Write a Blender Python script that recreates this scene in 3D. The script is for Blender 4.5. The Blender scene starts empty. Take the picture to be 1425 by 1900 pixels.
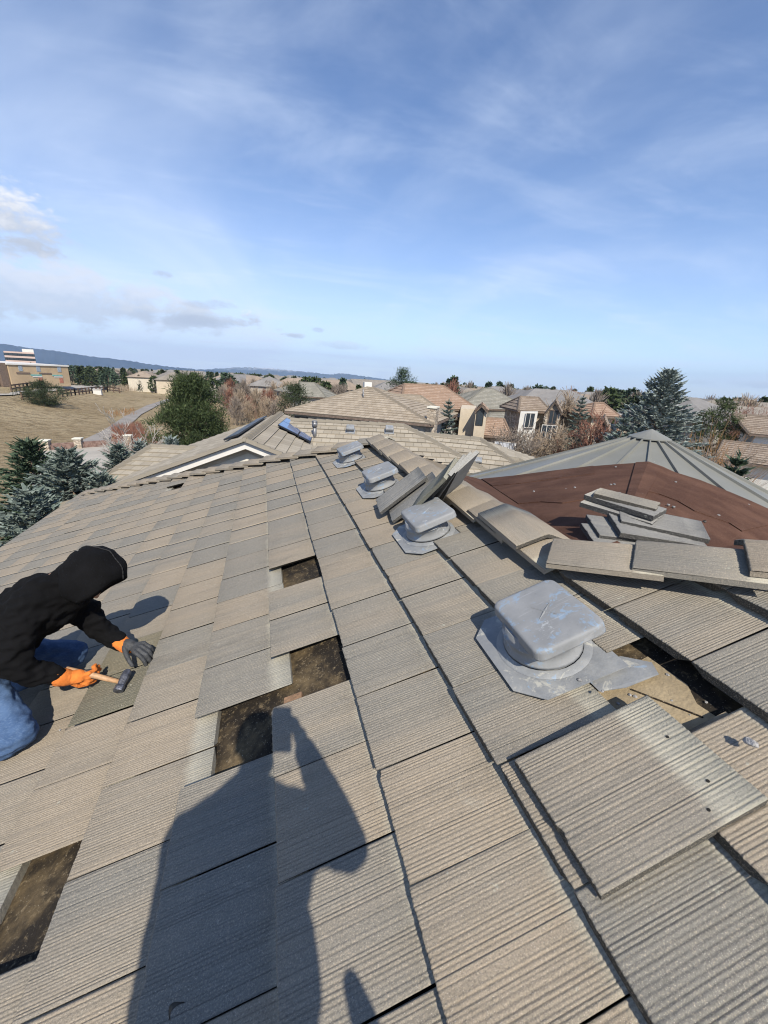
import bpy, bmesh, math, random
import numpy as np
from mathutils import Vector as V, Matrix

# ------------------------------------------------------------------ camera, sky, sun
FPX = 735.04
CAM = V((-0.43690863, 0.0, 1.11779263))
RW3 = Matrix(((0.9602631899448473, -0.0434997682249304, 0.2756852847021823),
              (-0.27438522543466504, -0.3278599315444416, 0.9040025516285017),
              (0.05106225709968176, -0.9437243429370948, -0.32676751743071786)))
PITCH = math.radians(21.3489)
SUN = V((-0.019, -0.7016, 0.7124)).normalized()          # towards the sun
GZ = -7.2                                                 # garden level
scene = bpy.context.scene
COL = scene.collection

cd = bpy.data.cameras.new("camera")
cam = bpy.data.objects.new("camera", cd); COL.objects.link(cam)
m = Matrix.Identity(4)
for r in range(3):
    m[r][0] = RW3[r][0]; m[r][1] = -RW3[r][1]; m[r][2] = -RW3[r][2]; m[r][3] = CAM[r]
cam.matrix_world = m
cd.sensor_fit = 'VERTICAL'; cd.sensor_height = 36.0; cd.lens = FPX / 1900 * 36.0
cd.clip_start = 0.02; cd.clip_end = 60000
scene.camera = cam
scene.view_settings.view_transform = 'Standard'
scene.view_settings.look = 'None'
scene.view_settings.exposure = 0.43
scene.view_settings.gamma = 1
scene.cycles.max_bounces = 5
scene.cycles.volume_bounces = 0
scene.cycles.use_denoising = True
scene.cycles.filter_width = 1.1

def ray(px, py):
    """direction through a pixel of the 1425x1900 photograph; its camera depth is 1"""
    return RW3 @ V(((px - 712.5) / FPX, (py - 950) / FPX, 1.0))

world = bpy.data.worlds.new("World"); scene.world = world; world.use_nodes = True
def build_world():
    nt = world.node_tree; N = nt.nodes; L = nt.links; N.clear()
    out = N.new('ShaderNodeOutputWorld'); bg = N.new('ShaderNodeBackground')
    sky = N.new('ShaderNodeTexSky'); sky.sky_type = 'NISHITA'; sky.sun_disc = False
    sky.sun_elevation = math.asin(SUN.z); sky.sun_rotation = math.atan2(SUN.x, SUN.y)
    sky.altitude = 1700; sky.air_density = 1.0; sky.dust_density = 0.6; sky.ozone_density = 2.0
    bg.inputs['Strength'].default_value = 0.095
    tc = N.new('ShaderNodeTexCoord'); sep = N.new('ShaderNodeSeparateXYZ'); L.new(tc.outputs['Generated'], sep.inputs[0])
    def math_(op, a, b=None, clamp=False):
        n = N.new('ShaderNodeMath'); n.operation = op; n.use_clamp = clamp
        for i, x in enumerate((a, b)):
            if x is None: continue
            if isinstance(x, (int, float)): n.inputs[i].default_value = x
            else: L.new(x, n.inputs[i])
        return n.outputs[0]
    zc = math_('MAXIMUM', sep.outputs['Z'], 0.0)
    den = math_('ADD', zc, 0.12)
    cx = math_('DIVIDE', sep.outputs['X'], den); cy = math_('DIVIDE', sep.outputs['Y'], den)
    comb = N.new('ShaderNodeCombineXYZ'); L.new(cx, comb.inputs[0]); L.new(cy, comb.inputs[1])
    def noise(vec, scale, detail, rough, dist, sc=(1, 1, 1), rot=0):
        mp = N.new('ShaderNodeMapping'); mp.inputs['Scale'].default_value = sc; mp.inputs['Rotation'].default_value = (0, 0, rot)
        L.new(vec, mp.inputs['Vector'])
        n = N.new('ShaderNodeTexNoise'); n.inputs['Scale'].default_value = scale; n.inputs['Detail'].default_value = detail
        n.inputs['Roughness'].default_value = rough; n.inputs['Distortion'].default_value = dist
        L.new(mp.outputs[0], n.inputs['Vector']); return n.outputs['Fac']
    def ramp(fac, a, b):
        n = N.new('ShaderNodeMapRange'); n.interpolation_type = 'SMOOTHSTEP'
        n.inputs['From Min'].default_value = a; n.inputs['From Max'].default_value = b; L.new(fac, n.inputs['Value']); return n.outputs[0]
    # high thin veils, wind drawn
    veil = ramp(noise(comb.outputs[0], 0.55, 6, 0.55, 0.9, (1.0, 0.55, 1), 0.9), 0.42, 0.78)
    veil2 = ramp(noise(comb.outputs[0], 1.7, 7, 0.6, 0.5, (0.6, 1.3, 1), 0.5), 0.45, 0.8)
    veilm = math_('ADD', math_('MULTIPLY', veil, 0.42), math_('MULTIPLY', veil2, 0.27))
    # whitening low in the sky, strongest to the left
    low = math_('POWER', math_('SUBTRACT', 1.0, math_('MULTIPLY', zc, 1.9), True), 2.2)
    dl = ray(60, 560).normalized()
    dot = N.new('ShaderNodeVectorMath'); dot.operation = 'DOT_PRODUCT'; L.new(tc.outputs['Generated'], dot.inputs[0]); dot.inputs[1].default_value = dl
    left = ramp(dot.outputs['Value'], 0.55, 1.0)
    lowm = math_('MULTIPLY', low, math_('ADD', 0.42, math_('MULTIPLY', left, 0.42)))
    col = sky.outputs[0]
    def mix(fac, a, b):
        n = N.new('ShaderNodeMix'); n.data_type = 'RGBA'; L.new(fac, n.inputs['Factor'])
        for i, x in ((6, a), (7, b)):
            if isinstance(x, tuple): n.inputs[i].default_value = x
            else: L.new(x, n.inputs[i])
        return n.outputs[2]
    # the sky itself is bluer and brighter than the model away from the sun
    tint = N.new('ShaderNodeMix'); tint.data_type = 'RGBA'; tint.blend_type = 'MULTIPLY'; tint.inputs['Factor'].default_value = 1
    L.new(col, tint.inputs[6]); tint.inputs[7].default_value = SKYTINT + (1,)
    col = tint.outputs[2]
    col = mix(math_('ADD', veilm, lowm, True), col, (7.0, 7.9, 9.5, 1))
    # cumulus: lumpy noise on the direction, kept to where clouds stand in this sky
    wob = noise(tc.outputs['Generated'], 9.0, 8, 0.6, 0.3, (1, 1, 2.2))
    wob2 = noise(tc.outputs['Generated'], 26.0, 6, 0.6, 0.2, (1, 1, 2.0))
    up = V((0, 0, 1))
    def blob(px, py, rx, ry, thr, gain, light, dark, lk=1.0):
        nonlocal col
        d = ray(px, py).normalized(); t = d.cross(up).normalized(); w = t.cross(d).normalized()
        def dp(v):
            n = N.new('ShaderNodeVectorMath'); n.operation = 'DOT_PRODUCT'; L.new(tc.outputs['Generated'], n.inputs[0]); n.inputs[1].default_value = v
            return n.outputs['Value']
        a = math_('MULTIPLY', dp(t), 1 / rx); b = math_('MULTIPLY', dp(w), 1 / ry)
        front = math_('GREATER_THAN', dp(d), 0.0)
        r2 = math_('ADD', math_('MULTIPLY', a, a), math_('MULTIPLY', b, b))
        lump = math_('ADD', math_('MULTIPLY', math_('SUBTRACT', wob, 0.5), 3.4 * lk), math_('MULTIPLY', math_('SUBTRACT', wob2, 0.5), 1.6 + 1.4 * (1 - lk)))
        dens = math_('SUBTRACT', math_('ADD', 1.0, lump), r2)
        f = math_('MULTIPLY', math_('MULTIPLY', ramp(dens, thr, thr + 0.75), gain), front)
        shade = ramp(math_('ADD', b, math_('MULTIPLY', math_('SUBTRACT', wob2, 0.5), 2.2)), -0.5, 0.8)
        cc = mix(shade, dark, light)
        col = mix(f, col, cc)
    G = (4.6, 5.0, 5.8, 1); W1 = (6.8, 7.0, 7.6, 1); G2 = (4.3, 4.9, 6.0, 1)
    blob(8, 408, 0.12, 0.062, 0.28, 0.95, (7.8, 7.9, 8.2, 1), G, .7)
    blob(70, 545, 0.36, 0.058, 0.05, 0.72, W1, (5.0, 5.5, 6.4, 1))
    blob(330, 585, 0.18, 0.022, 0.2, 0.6, (6.4, 6.7, 7.2, 1), G2)
    blob(464, 588, 0.032, 0.017, 0.25, 0.95, (8.6, 8.6, 8.8, 1), (5.0, 5.3, 6.1, 1), .35)
    blob(545, 622, 0.035, 0.008, 0.25, 0.8, (6.8, 7.0, 7.4, 1), G2, .35)
    blob(360, 592, 0.06, 0.012, 0.25, 0.7, G2, G2, .4)
    blob(590, 612, 0.02, 0.006, 0.25, 0.5, G2, G2, .3)
    blob(302, 508, 0.022, 0.011, 0.25, 0.7, G2, G2, .4)
    blob(390, 565, 0.06, 0.012, 0.2, 0.5, G2, G2)
    blob(640, 640, 0.10, 0.012, 0.4, 0.4, (6.4, 6.8, 7.4, 1), G2)
    blob(1370, 712, 0.18, 0.010, 0.3, 0.5, (6.6, 6.9, 7.5, 1), G2)
    L.new(col, bg.inputs['Color']); L.new(bg.outputs[0], out.inputs['Surface'])
SKYTINT = (1.12, 1.24, 1.42)
build_world()
sd = bpy.data.lights.new("sun", 'SUN'); sd.energy = 4.8; sd.angle = math.radians(0.53); sd.color = (1.0, 0.925, 0.80)
so = bpy.data.objects.new("sun", sd); COL.objects.link(so)
so.rotation_euler = SUN.to_track_quat('Z', 'Y').to_euler()

# ------------------------------------------------------------------ points
def RP(u, v, n=0.0):
    """roof frame (u up the slope, v along the courses, n off the tiles) to the world"""
    c, s = math.cos(PITCH), math.sin(PITCH)
    return V((u * c - n * s, v, u * s + n * c))
RU = V((math.cos(PITCH), 0, math.sin(PITCH))); RV = V((0, 1, 0)); RN = V((-math.sin(PITCH), 0, math.cos(PITCH)))
def on_plane(px, py, p, n):
    r = ray(px, py); return CAM + r * ((V(p) - CAM).dot(n) / r.dot(n))
def on_z(px, py, z): return on_plane(px, py, (0, 0, z), V((0, 0, 1)))
def on_roof(px, py, n=0.0): return on_plane(px, py, RN * n, RN)
def uv_roof(px, py, n=0.0):
    p = on_roof(px, py, n); return p.dot(RU), p.dot(RV)
def deep(px, py, d): return CAM + ray(px, py) * d
def away(px, py, dist):
    r = ray(px, py); return CAM + r * (dist / math.hypot(r.x, r.y))

# ------------------------------------------------------------------ materials
def lin(c): return tuple(x / 12.92 if x <= 0.04045 else ((x + 0.055) / 1.055) ** 2.4 for x in c)
class NT:
    def __init__(s, name):
        s.m = bpy.data.materials.new(name); s.m.use_nodes = True
        s.nt = s.m.node_tree; s.N = s.nt.nodes; s.L = s.nt.links
        s.b = s.N['Principled BSDF']; s.tc = s.N.new('ShaderNodeTexCoord')
    def link(s, a, b): s.L.new(a, b)
    def math(s, op, a, b=None, c=None, clamp=False):
        n = s.N.new('ShaderNodeMath'); n.operation = op; n.use_clamp = clamp
        for i, x in enumerate((a, b, c)):
            if x is None: continue
            if isinstance(x, (int, float)): n.inputs[i].default_value = x
            else: s.L.new(x, n.inputs[i])
        return n.outputs[0]
    def noise(s, vec, scale, detail=4, rough=0.55, dist=0.0, out='Fac'):
        n = s.N.new('ShaderNodeTexNoise'); n.inputs['Scale'].default_value = scale; n.inputs['Detail'].default_value = detail
        n.inputs['Roughness'].default_value = rough; n.inputs['Distortion'].default_value = dist
        s.L.new(vec, n.inputs['Vector']); return n.outputs[out]
    def mapping(s, vec, scale=(1, 1, 1), loc=(0, 0, 0), rot=(0, 0, 0)):
        n = s.N.new('ShaderNodeMapping'); n.inputs['Scale'].default_value = scale; n.inputs['Location'].default_value = loc; n.inputs['Rotation'].default_value = rot
        s.L.new(vec, n.inputs['Vector']); return n.outputs[0]
    def ramp(s, fac, a, b):
        n = s.N.new('ShaderNodeMapRange'); n.interpolation_type = 'SMOOTHSTEP'
        n.inputs['From Min'].default_value = a; n.inputs['From Max'].default_value = b
        s.L.new(fac, n.inputs['Value']); return n.outputs[0]
    def mix(s, fac, a, b, mode='MIX'):
        n = s.N.new('ShaderNodeMix'); n.data_type = 'RGBA'; n.blend_type = mode
        if isinstance(fac, (int, float)): n.inputs['Factor'].default_value = fac
        else: s.L.new(fac, n.inputs['Factor'])
        for i, x in ((6, a), (7, b)):
            if isinstance(x, tuple): n.inputs[i].default_value = x if len(x) == 4 else x + (1,)
            else: s.L.new(x, n.inputs[i])
        return n.outputs[2]
    def white(s, vec):
        n = s.N.new('ShaderNodeTexWhiteNoise'); n.noise_dimensions = '3D'; s.L.new(vec, n.inputs['Vector']); return n.outputs['Value']
    def bump(s, h, strength=0.5, dist=0.01):
        n = s.N.new('ShaderNodeBump'); n.inputs['Strength'].default_value = strength; n.inputs['Distance'].default_value = dist
        s.L.new(h, n.inputs['Height']); s.L.new(n.outputs[0], s.b.inputs['Normal']); return n
    def done(s, col, rough=0.8, metal=0.0, spec=None):
        if isinstance(col, tuple): s.b.inputs['Base Color'].default_value = col + (1,)
        else: s.L.new(col, s.b.inputs['Base Color'])
        if isinstance(rough, (int, float)): s.b.inputs['Roughness'].default_value = rough
        else: s.L.new(rough, s.b.inputs['Roughness'])
        s.b.inputs['Metallic'].default_value = metal
        if spec is not None: s.b.inputs['Specular IOR Level'].default_value = spec
        return s.m
def plain(name, col, rough=0.8, metal=0.0, var=0.25, scale=6.0, bump=0.0, bscale=40.0, spec=None, fine=0.0):
    t = NT(name); o = t.tc.outputs['Object']
    f = t.noise(o, scale, 5, 0.6)
    d = tuple(c * (1 - var) for c in col); e = tuple(min(1, c * (1 + var)) for c in col)
    c = t.mix(t.ramp(f, 0.3, 0.7), d, e)
    if fine:
        g = t.noise(o, scale * 14, 3, 0.7); c = t.mix(t.math('MULTIPLY', t.ramp(g, 0.35, 0.75), fine), c, tuple(x * 0.55 for x in col))
    if bump: t.bump(t.noise(o, bscale, 4, 0.6), bump, 0.02)
    return t.done(c, rough, metal, spec)

def near_tile_mat(name, palette, special=False):
    """cast concrete: colour blended in streaks along the tile, stones in the paste, fresher head"""
    t = NT(name); uv = t.N.new('ShaderNodeUVMap').outputs[0]
    at = t.N.new('ShaderNodeAttribute'); at.attribute_name = 'tint'
    sep = t.N.new('ShaderNodeSeparateColor'); t.link(at.outputs['Color'], sep.inputs[0])
    r1, r2, r3 = sep.outputs[0], sep.outputs[1], sep.outputs[2]
    su = t.N.new('ShaderNodeSeparateXYZ'); t.link(uv, su.inputs[0]); x, y = su.outputs[0], su.outputs[1]
    off = t.N.new('ShaderNodeCombineXYZ'); t.link(t.math('MULTIPLY_ADD', r1, 40, t.math('MULTIPLY', x, 5.0)), off.inputs[0]); t.link(t.math('MULTIPLY', y, 0.35), off.inputs[1]); t.link(t.math('MULTIPLY', r2, 17), off.inputs[2])
    band = t.noise(off.outputs[0], 1.0, 3, 0.5)
    f = t.ramp(t.math('ADD', t.math('MULTIPLY', band, 0.8), t.math('MULTIPLY', r2, 0.6)), 0.44, 0.98)
    col = t.mix(f, palette[0], palette[1])
    o = t.tc.outputs['Object']
    st = t.noise(o, 1.6, 5, 0.6)
    col = t.mix(t.math('MULTIPLY', t.ramp(st, 0.4, 0.75), 0.30), col, palette[2])
    streak = t.N.new('ShaderNodeCombineXYZ'); t.link(t.math('MULTIPLY_ADD', r1, 90, t.math('MULTIPLY', x, 55.0)), streak.inputs[0]); t.link(t.math('MULTIPLY', y, 5.0), streak.inputs[1])
    sn = t.noise(streak.outputs[0], 1.0, 3, 0.6)
    col = t.mix(t.math('MULTIPLY', t.ramp(sn, 0.45, 0.75), 0.25), col, palette[3])
    # unweathered head lap
    hn = t.math('ADD', y, t.math('MULTIPLY', t.math('SUBTRACT', t.noise(o, 9.0, 3), 0.5), 0.05))
    col = t.mix(t.math('MULTIPLY', t.ramp(hn, 0.305, 0.358), 0.9), col, palette[4])
    col = t.mix(t.math('LESS_THAN', y, -0.5), col, tuple(c * .30 for c in palette[0]))   # darker butt and side faces
    # green grey bloom on odd tiles
    col = t.mix(t.math('MULTIPLY', r3, 0.85), col, palette[5])
    # run-off stains, scuffs and lichen across the tiles
    rs = t.noise(t.mapping(o, (1.3, 5.0, 1.3), (3, 1, 0)), 1.0, 6, 0.7, 0.4)
    col = t.mix(t.math('MULTIPLY', t.ramp(rs, 0.52, 0.72), 0.38), col, tuple(c * 0.50 for c in palette[0]))
    sc = t.noise(t.mapping(o, (2.2, 2.2, 2.2), (11, 4, 2), (0, 0, .6)), 3.2, 8, 0.8, 1.2)
    col = t.mix(t.math('MULTIPLY', t.ramp(sc, 0.60, 0.70), 0.35), col, palette[4])
    li = t.noise(t.mapping(o, (1, 1, 1), (5, 8, 1)), 28.0, 3, 0.6)
    col = t.mix(t.math('MULTIPLY', t.ramp(li, 0.70, 0.74), 0.55), col, (0.36, 0.36, 0.30))
    # sand and stones
    sp = t.noise(o, 260.0, 2, 0.6); sp2 = t.noise(o, 700.0, 1, 0.5)
    col = t.mix(t.math('MULTIPLY', t.ramp(sp, 0.52, 0.72), 0.45), col, tuple(c * 1.65 for c in palette[1]))
    col = t.mix(t.math('MULTIPLY', t.ramp(sp, 0.48, 0.3), 0.4), col, tuple(c * 0.42 for c in palette[0]))
    col = t.mix(t.math('MULTIPLY', t.ramp(sp2, 0.66, 0.74), 0.9), col, (0.62, 0.57, 0.50))
    h = t.math('ADD', t.math('MULTIPLY', sp, 1.0), t.math('MULTIPLY', t.noise(o, 90.0, 3, 0.6), 1.4))
    t.bump(h, 0.5, 0.0024)
    return t.done(col, 0.93, 0, 0.2)
TAN = ((0.190, 0.180, 0.156), (0.278, 0.232, 0.174), (0.245, 0.224, 0.186), (0.120, 0.110, 0.088), (0.37, 0.35, 0.285), (0.110, 0.106, 0.072))
M = {}
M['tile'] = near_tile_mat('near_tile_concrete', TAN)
GREY = ((0.16, 0.16, 0.155), (0.235, 0.23, 0.215), (0.21, 0.205, 0.185), (0.10, 0.10, 0.098), (0.27, 0.265, 0.245), (0.22, 0.215, 0.16))
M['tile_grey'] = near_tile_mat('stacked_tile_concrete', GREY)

def far_tile_mat(name, a, b, c, w=0.33, lim=0.12):
    t = NT(name); uv = t.N.new('ShaderNodeUVMap').outputs[0]
    su = t.N.new('ShaderNodeSeparateXYZ'); t.link(uv, su.inputs[0]); x, y = su.outputs[0], su.outputs[1]
    row = t.math('FLOOR', t.math('ADD', t.math('DIVIDE', y, 0.343), 0.01))
    xs = t.math('ADD', t.math('DIVIDE', x, w), t.math('MULTIPLY', t.math('MODULO', t.math('ABSOLUTE', row), 2.0), 0.5))
    cell = t.N.new('ShaderNodeCombineXYZ'); t.link(t.math('FLOOR', xs), cell.inputs[0]); t.link(row, cell.inputs[1])
    wn = t.white(cell.outputs[0])
    col = t.mix(t.ramp(wn, 0.15, 0.85), a, b)
    fr = t.math('FRACT', xs)
    joint = t.math('LESS_THAN', t.math('MINIMUM', fr, t.math('SUBTRACT', 1.0, fr)), 0.022)
    o = t.tc.outputs['Object']
    col = t.mix(t.math('MULTIPLY', t.ramp(t.noise(o, 0.9, 5, 0.65), 0.42, 0.75), 0.5), col, c)
    col = t.mix(t.math('MULTIPLY', t.ramp(t.noise(o, 60, 2, 0.6), 0.5, 0.7), 0.35), col, tuple(k * 0.6 for k in a))
    t.bump(t.math('MULTIPLY', joint, -1.0), 0.8, 0.02)
    col = t.mix(t.math('MULTIPLY', joint, 0.55), col, tuple(k * 0.35 for k in a))
    return t.done(col, 0.9, 0, 0.2)

# ------------------------------------------------------------------ meshes and objects
class MB:
    def __init__(s): s.v = []; s.f = []; s.uv = {}; s.sm = set()
    def add(s, pts): i = len(s.v); s.v.extend(V(p) for p in pts); return i
    def poly(s, pts, uv=None):
        i = s.add(pts); s.f.append(tuple(range(i, i + len(pts))))
        if uv: s.uv[len(s.f) - 1] = uv
    def box(s, lo, hi, mt=None):
        P = [V((x, y, z)) for z in (lo[2], hi[2]) for y in (lo[1], hi[1]) for x in (lo[0], hi[0])]
        if mt is not None: P = [mt @ p for p in P]
        i = s.add(P)
        for q in ((0, 2, 3, 1), (4, 5, 7, 6), (0, 1, 5, 4), (2, 6, 7, 3), (0, 4, 6, 2), (1, 3, 7, 5)): s.f.append(tuple(i + k for k in q))
    def prism(s, base, top):
        n = len(base); i = s.add(list(base) + list(top))
        s.f.append(tuple(i + k for k in reversed(range(n)))); s.f.append(tuple(i + n + k for k in range(n)))
        for k in range(n):
            l = (k + 1) % n; s.f.append((i + k, i + l, i + n + l, i + n + k))
    def tube(s, a, b, r0, r1=None, n=6, caps=True):
        a = V(a); b = V(b); r1 = r0 if r1 is None else r1
        d = (b - a)
        if d.length < 1e-9: return
        d.normalize(); x = d.orthogonal().normalized(); y = d.cross(x)
        R = [(math.cos(2 * math.pi * k / n), math.sin(2 * math.pi * k / n)) for k in range(n)]
        i = s.add([a + (x * c + y * q) * r0 for c, q in R] + [b + (x * c + y * q) * r1 for c, q in R])
        for k in range(n):
            l = (k + 1) % n; s.f.append((i + k, i + l, i + n + l, i + n + k)); s.sm.add(len(s.f) - 1)
        if caps:
            s.f.append(tuple(i + k for k in reversed(range(n)))); s.f.append(tuple(i + n + k for k in range(n)))
    def loft(s, rings, close=True, caps=True):
        n = len(rings[0]); i = s.add([p for r in rings for p in r])
        for a in range(len(rings) - 1):
            for k in range(n if close else n - 1):
                l = (k + 1) % n
                s.f.append((i + a * n + k, i + a * n + l, i + (a + 1) * n + l, i + (a + 1) * n + k)); s.sm.add(len(s.f) - 1)
        if caps and close:
            s.f.append(tuple(i + k for k in reversed(range(n)))); s.f.append(tuple(i + (len(rings) - 1) * n + k for k in range(n)))
    def build(s, name, mat, parent=None, smooth=False, bevel=0, origin=None, autosmooth=None):
        me = bpy.data.meshes.new(name)
        off = V(origin) if origin is not None else V((0, 0, 0))
        me.from_pydata([p - off for p in s.v], [], s.f)
        if s.uv:
            l = me.uv_layers.new(name='UVMap')
            for fi, uv in s.uv.items():
                for k, li in enumerate(me.polygons[fi].loop_indices): l.data[li].uv = uv[k]
        if smooth: me.polygons.foreach_set('use_smooth', [True] * len(me.polygons))
        elif s.sm: me.polygons.foreach_set('use_smooth', [k in s.sm for k in range(len(me.polygons))])
        me.materials.append(mat); me.update()
        o = bpy.data.objects.new(name, me); COL.objects.link(o)
        if origin is not None: o.location = off
        if bevel:
            b = o.modifiers.new('b', 'BEVEL'); b.width = bevel; b.segments = 2; b.limit_method = 'ANGLE'
        if parent: setp(o, parent)
        return o
def wm(o):
    mb = o.matrix_basis.copy()
    return mb if o.parent is None else wm(o.parent) @ o.matrix_parent_inverse @ mb
def setp(o, parent):
    o.parent = parent; o.matrix_parent_inverse = wm(parent).inverted()
def thing(name, label, cat, loc=(0, 0, 0), group=None, kind=None):
    o = bpy.data.objects.new(name, None); COL.objects.link(o); o.location = loc
    o.empty_display_size = 0.3
    return tag(o, label, cat, group)
def tag(o, label, cat, group=None):
    o['label'] = label; o['category'] = cat
    if group: o['group'] = group
    return o
def struct(name, mb, mat, **k):
    o = mb.build(name, mat, **k); o['kind'] = 'structure'; return o
def clone(o, parent=None):
    c = o.copy(); COL.objects.link(c)
    if parent is not None: c.parent = parent
    for ch in list(o.children): clone(ch, c)
    return c
def clip(poly, fn):
    """keep the part of a polygon where fn(p) >= 0"""
    out = []
    for k in range(len(poly)):
        a, b = poly[k], poly[(k + 1) % len(poly)]; fa, fb = fn(a), fn(b)
        if fa >= 0: out.append(a)
        if (fa >= 0) != (fb >= 0):
            t = fa / (fa - fb); out.append(tuple(a[i] + (b[i] - a[i]) * t for i in range(len(a))))
    return out
def tiled(mb, poly, course=0.343, step=0.042, base=0.02, close=True, mirror_uv=0.0):
    """a roof plane laid in stepped courses: each course is a strip whose lower edge stands proud of the one below"""
    P = [V(p) for p in poly]
    n = V((0, 0, 0))
    for k in range(len(P)): n += (P[k] - P[0]).cross(P[(k + 1) % len(P)] - P[0])
    n.normalize()
    if n.z < 0: n = -n
    vdir = V((0, 0, 1)).cross(n).normalized(); udir = n.cross(vdir).normalized()
    if udir.z < 0: udir = -udir
    o = P[0]
    q = [((p - o).dot(vdir), (p - o).dot(udir)) for p in P]
    lo = min(b for a, b in q); hi = max(b for a, b in q)
    def W3(a, b, h): return o + vdir * a + udir * b + n * h
    k = 0
    while lo + k * course < hi - 1e-4:
        u0 = lo + k * course; u1 = u0 + course
        s = clip(clip(q, lambda p: p[1] - u0), lambda p: u1 - p[1])
        if len(s) >= 3:
            h = lambda b: base + step * (1 - (b - u0) / course)
            pts = [W3(a, b, h(b)) for a, b in s]
            nn = (pts[1] - pts[0]).cross(pts[2] - pts[0])
            if nn.dot(n) < 0: s = s[::-1]; pts = pts[::-1]
            mb.poly(pts, [(a + mirror_uv, b - lo + 0.001 + 0.0005) for a, b in s])
            ls = [p for p in s if abs(p[1] - u0) < 1e-4]
            if len(ls) >= 2:
                a0 = min(p[0] for p in ls); a1 = max(p[0] for p in ls)
                mb.poly([W3(a0, u0, 0), W3(a1, u0, 0), W3(a1, u0, base + step), W3(a0, u0, base + step)], [(a0, u0 - lo + .001)] * 4)
        k += 1
    if close:
        mb.poly([p - n * 0.10 for p in reversed(P)], [(0, 0)] * len(P))
        for k in range(len(P)):
            a, b = P[k], P[(k + 1) % len(P)]
            mb.poly([a - n * 0.10, b - n * 0.10, b + n * base * 0.9, a + n * base * 0.9], [(0, 0)] * 4)
    return n
HAZE = 1.0e-4; SNOW_LO = -40; SNOW_HI = 40
# ------------------------------------------------------------------ the house whose roof we stand on
house = thing('tiled_house', 'foreground house with beige ribbed roof tiles, stripped brown felt and grey metal turret', 'house', (0.9, 2.0, GZ))
class TB(MB):
    def __init__(s): super().__init__(); s.t = []
    def build(s, *a, **k):
        o = super().build(*a, **k)
        at = o.data.attributes.new('tint', 'FLOAT_COLOR', 'POINT')
        flat = [x for t in s.t for x in t]
        at.data.foreach_set('color', flat); return o
def rib_profile(R, W, pitch, depth, res=4, edge=0.004):
    """x,z samples of a broomed concrete surface: irregular narrow grooves between rounded ridges"""
    xs = [(0.0, -.001)]; x = 0.004
    if depth <= 0:
        k = 6
        return [(0.0, -.0005)] + [(W * (i + .5) / k, 0.0) for i in range(k)] + [(W, -edge * .6)]
    while x < W - 0.006:
        p = pitch * R.uniform(0.7, 1.3); d = depth * R.uniform(0.45, 1.25)
        if R.random() < 0.12: d *= 0.3
        hh = R.uniform(-0.15, 0.15) * depth
        if res >= 4: xs += [(x, -d), (x + p * 0.22, hh - d * 0.3), (x + p * 0.5, hh), (x + p * 0.8, hh - d * 0.2)]
        else: xs += [(x, -d), (x + p * .5, hh)]
        x += p
    xs = [q for q in xs if q[0] < W - 0.002]
    xs.append((W, -edge)); return xs
def tile_geo(tb, R, O, ex, ey, ez, W, L, T, prof, tint, y0=0.0, rough=0.0018, chip=0.0, lip=True):
    """a flat concrete tile: butt at y=y0, head at L; prof gives the ribs across x"""
    n = len(prof); rows = [y0, y0 + 0.004, y0 + (L - y0) * 0.33, y0 + (L - y0) * 0.66, L]
    pts = []; uvs = []
    wob = [R.uniform(-1, 1) * rough for _ in range(n)]
    for k in range(2, n - 1): wob[k] = (wob[k] + wob[k - 1]) * .6
    cx = R.uniform(0, W); cw = R.uniform(.01, .03)
    for ri, y in enumerate(rows):
        for k, (x, z) in enumerate(prof):
            yy = y + (wob[k] if ri < 2 else 0)
            if chip and ri < 2 and abs(x - cx) < cw: yy += chip * (1 - abs(x - cx) / cw)
            zz = z + (-0.003 if ri == 0 else 0)
            pts.append((x, yy, zz)); uvs.append((x, yy))
    base = len(tb.v)
    tb.v.extend(O + ex * p[0] + ey * p[1] + ez * p[2] for p in pts)
    for a in range(len(rows) - 1):
        for k in range(n - 1):
            i0 = a * n + k
            q = (i0, i0 + 1, i0 + n + 1, i0 + n)
            tb.f.append(tuple(base + i for i in q)); fi = len(tb.f) - 1
            tb.uv[fi] = [uvs[i] for i in q]; tb.sm.add(fi)
    # butt, sides, head and bottom
    nb = len(tb.v)
    ins = min(.042, W * .25) if lip else 0.0
    lowp = [(min(max(x, ins), W - ins), y0 + wob[k] * .5, -T) for k, (x, z) in enumerate(prof)]
    tb.v.extend(O + ex * p[0] + ey * p[1] + ez * p[2] for p in lowp)
    for k in range(n - 1):
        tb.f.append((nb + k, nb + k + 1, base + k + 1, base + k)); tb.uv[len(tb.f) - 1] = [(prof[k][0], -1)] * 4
    hb = len(tb.v)
    tb.v.extend(O + ex * p[0] + ey * p[1] + ez * p[2] for p in ((ins, L, -T), (W - ins, L, -T)))
    t0 = base + (len(rows) - 1) * n
    tb.f.append((hb, hb + 1) + tuple(t0 + k for k in reversed(range(n)))[::1]); tb.uv[len(tb.f) - 1] = [(0, L)] * (n + 2)
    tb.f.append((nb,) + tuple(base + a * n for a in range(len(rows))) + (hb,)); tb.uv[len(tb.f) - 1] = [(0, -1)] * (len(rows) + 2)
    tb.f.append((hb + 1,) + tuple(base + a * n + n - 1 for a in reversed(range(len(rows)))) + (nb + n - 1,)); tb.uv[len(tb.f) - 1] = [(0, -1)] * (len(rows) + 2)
    tb.f.append((hb, nb) + tuple(nb + k for k in range(1, n)) + (hb + 1,)); tb.uv[len(tb.f) - 1] = [(0, .1)] * (n + 2)
    tb.t.extend([tint] * (len(tb.v) - len(tb.t)))

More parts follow.
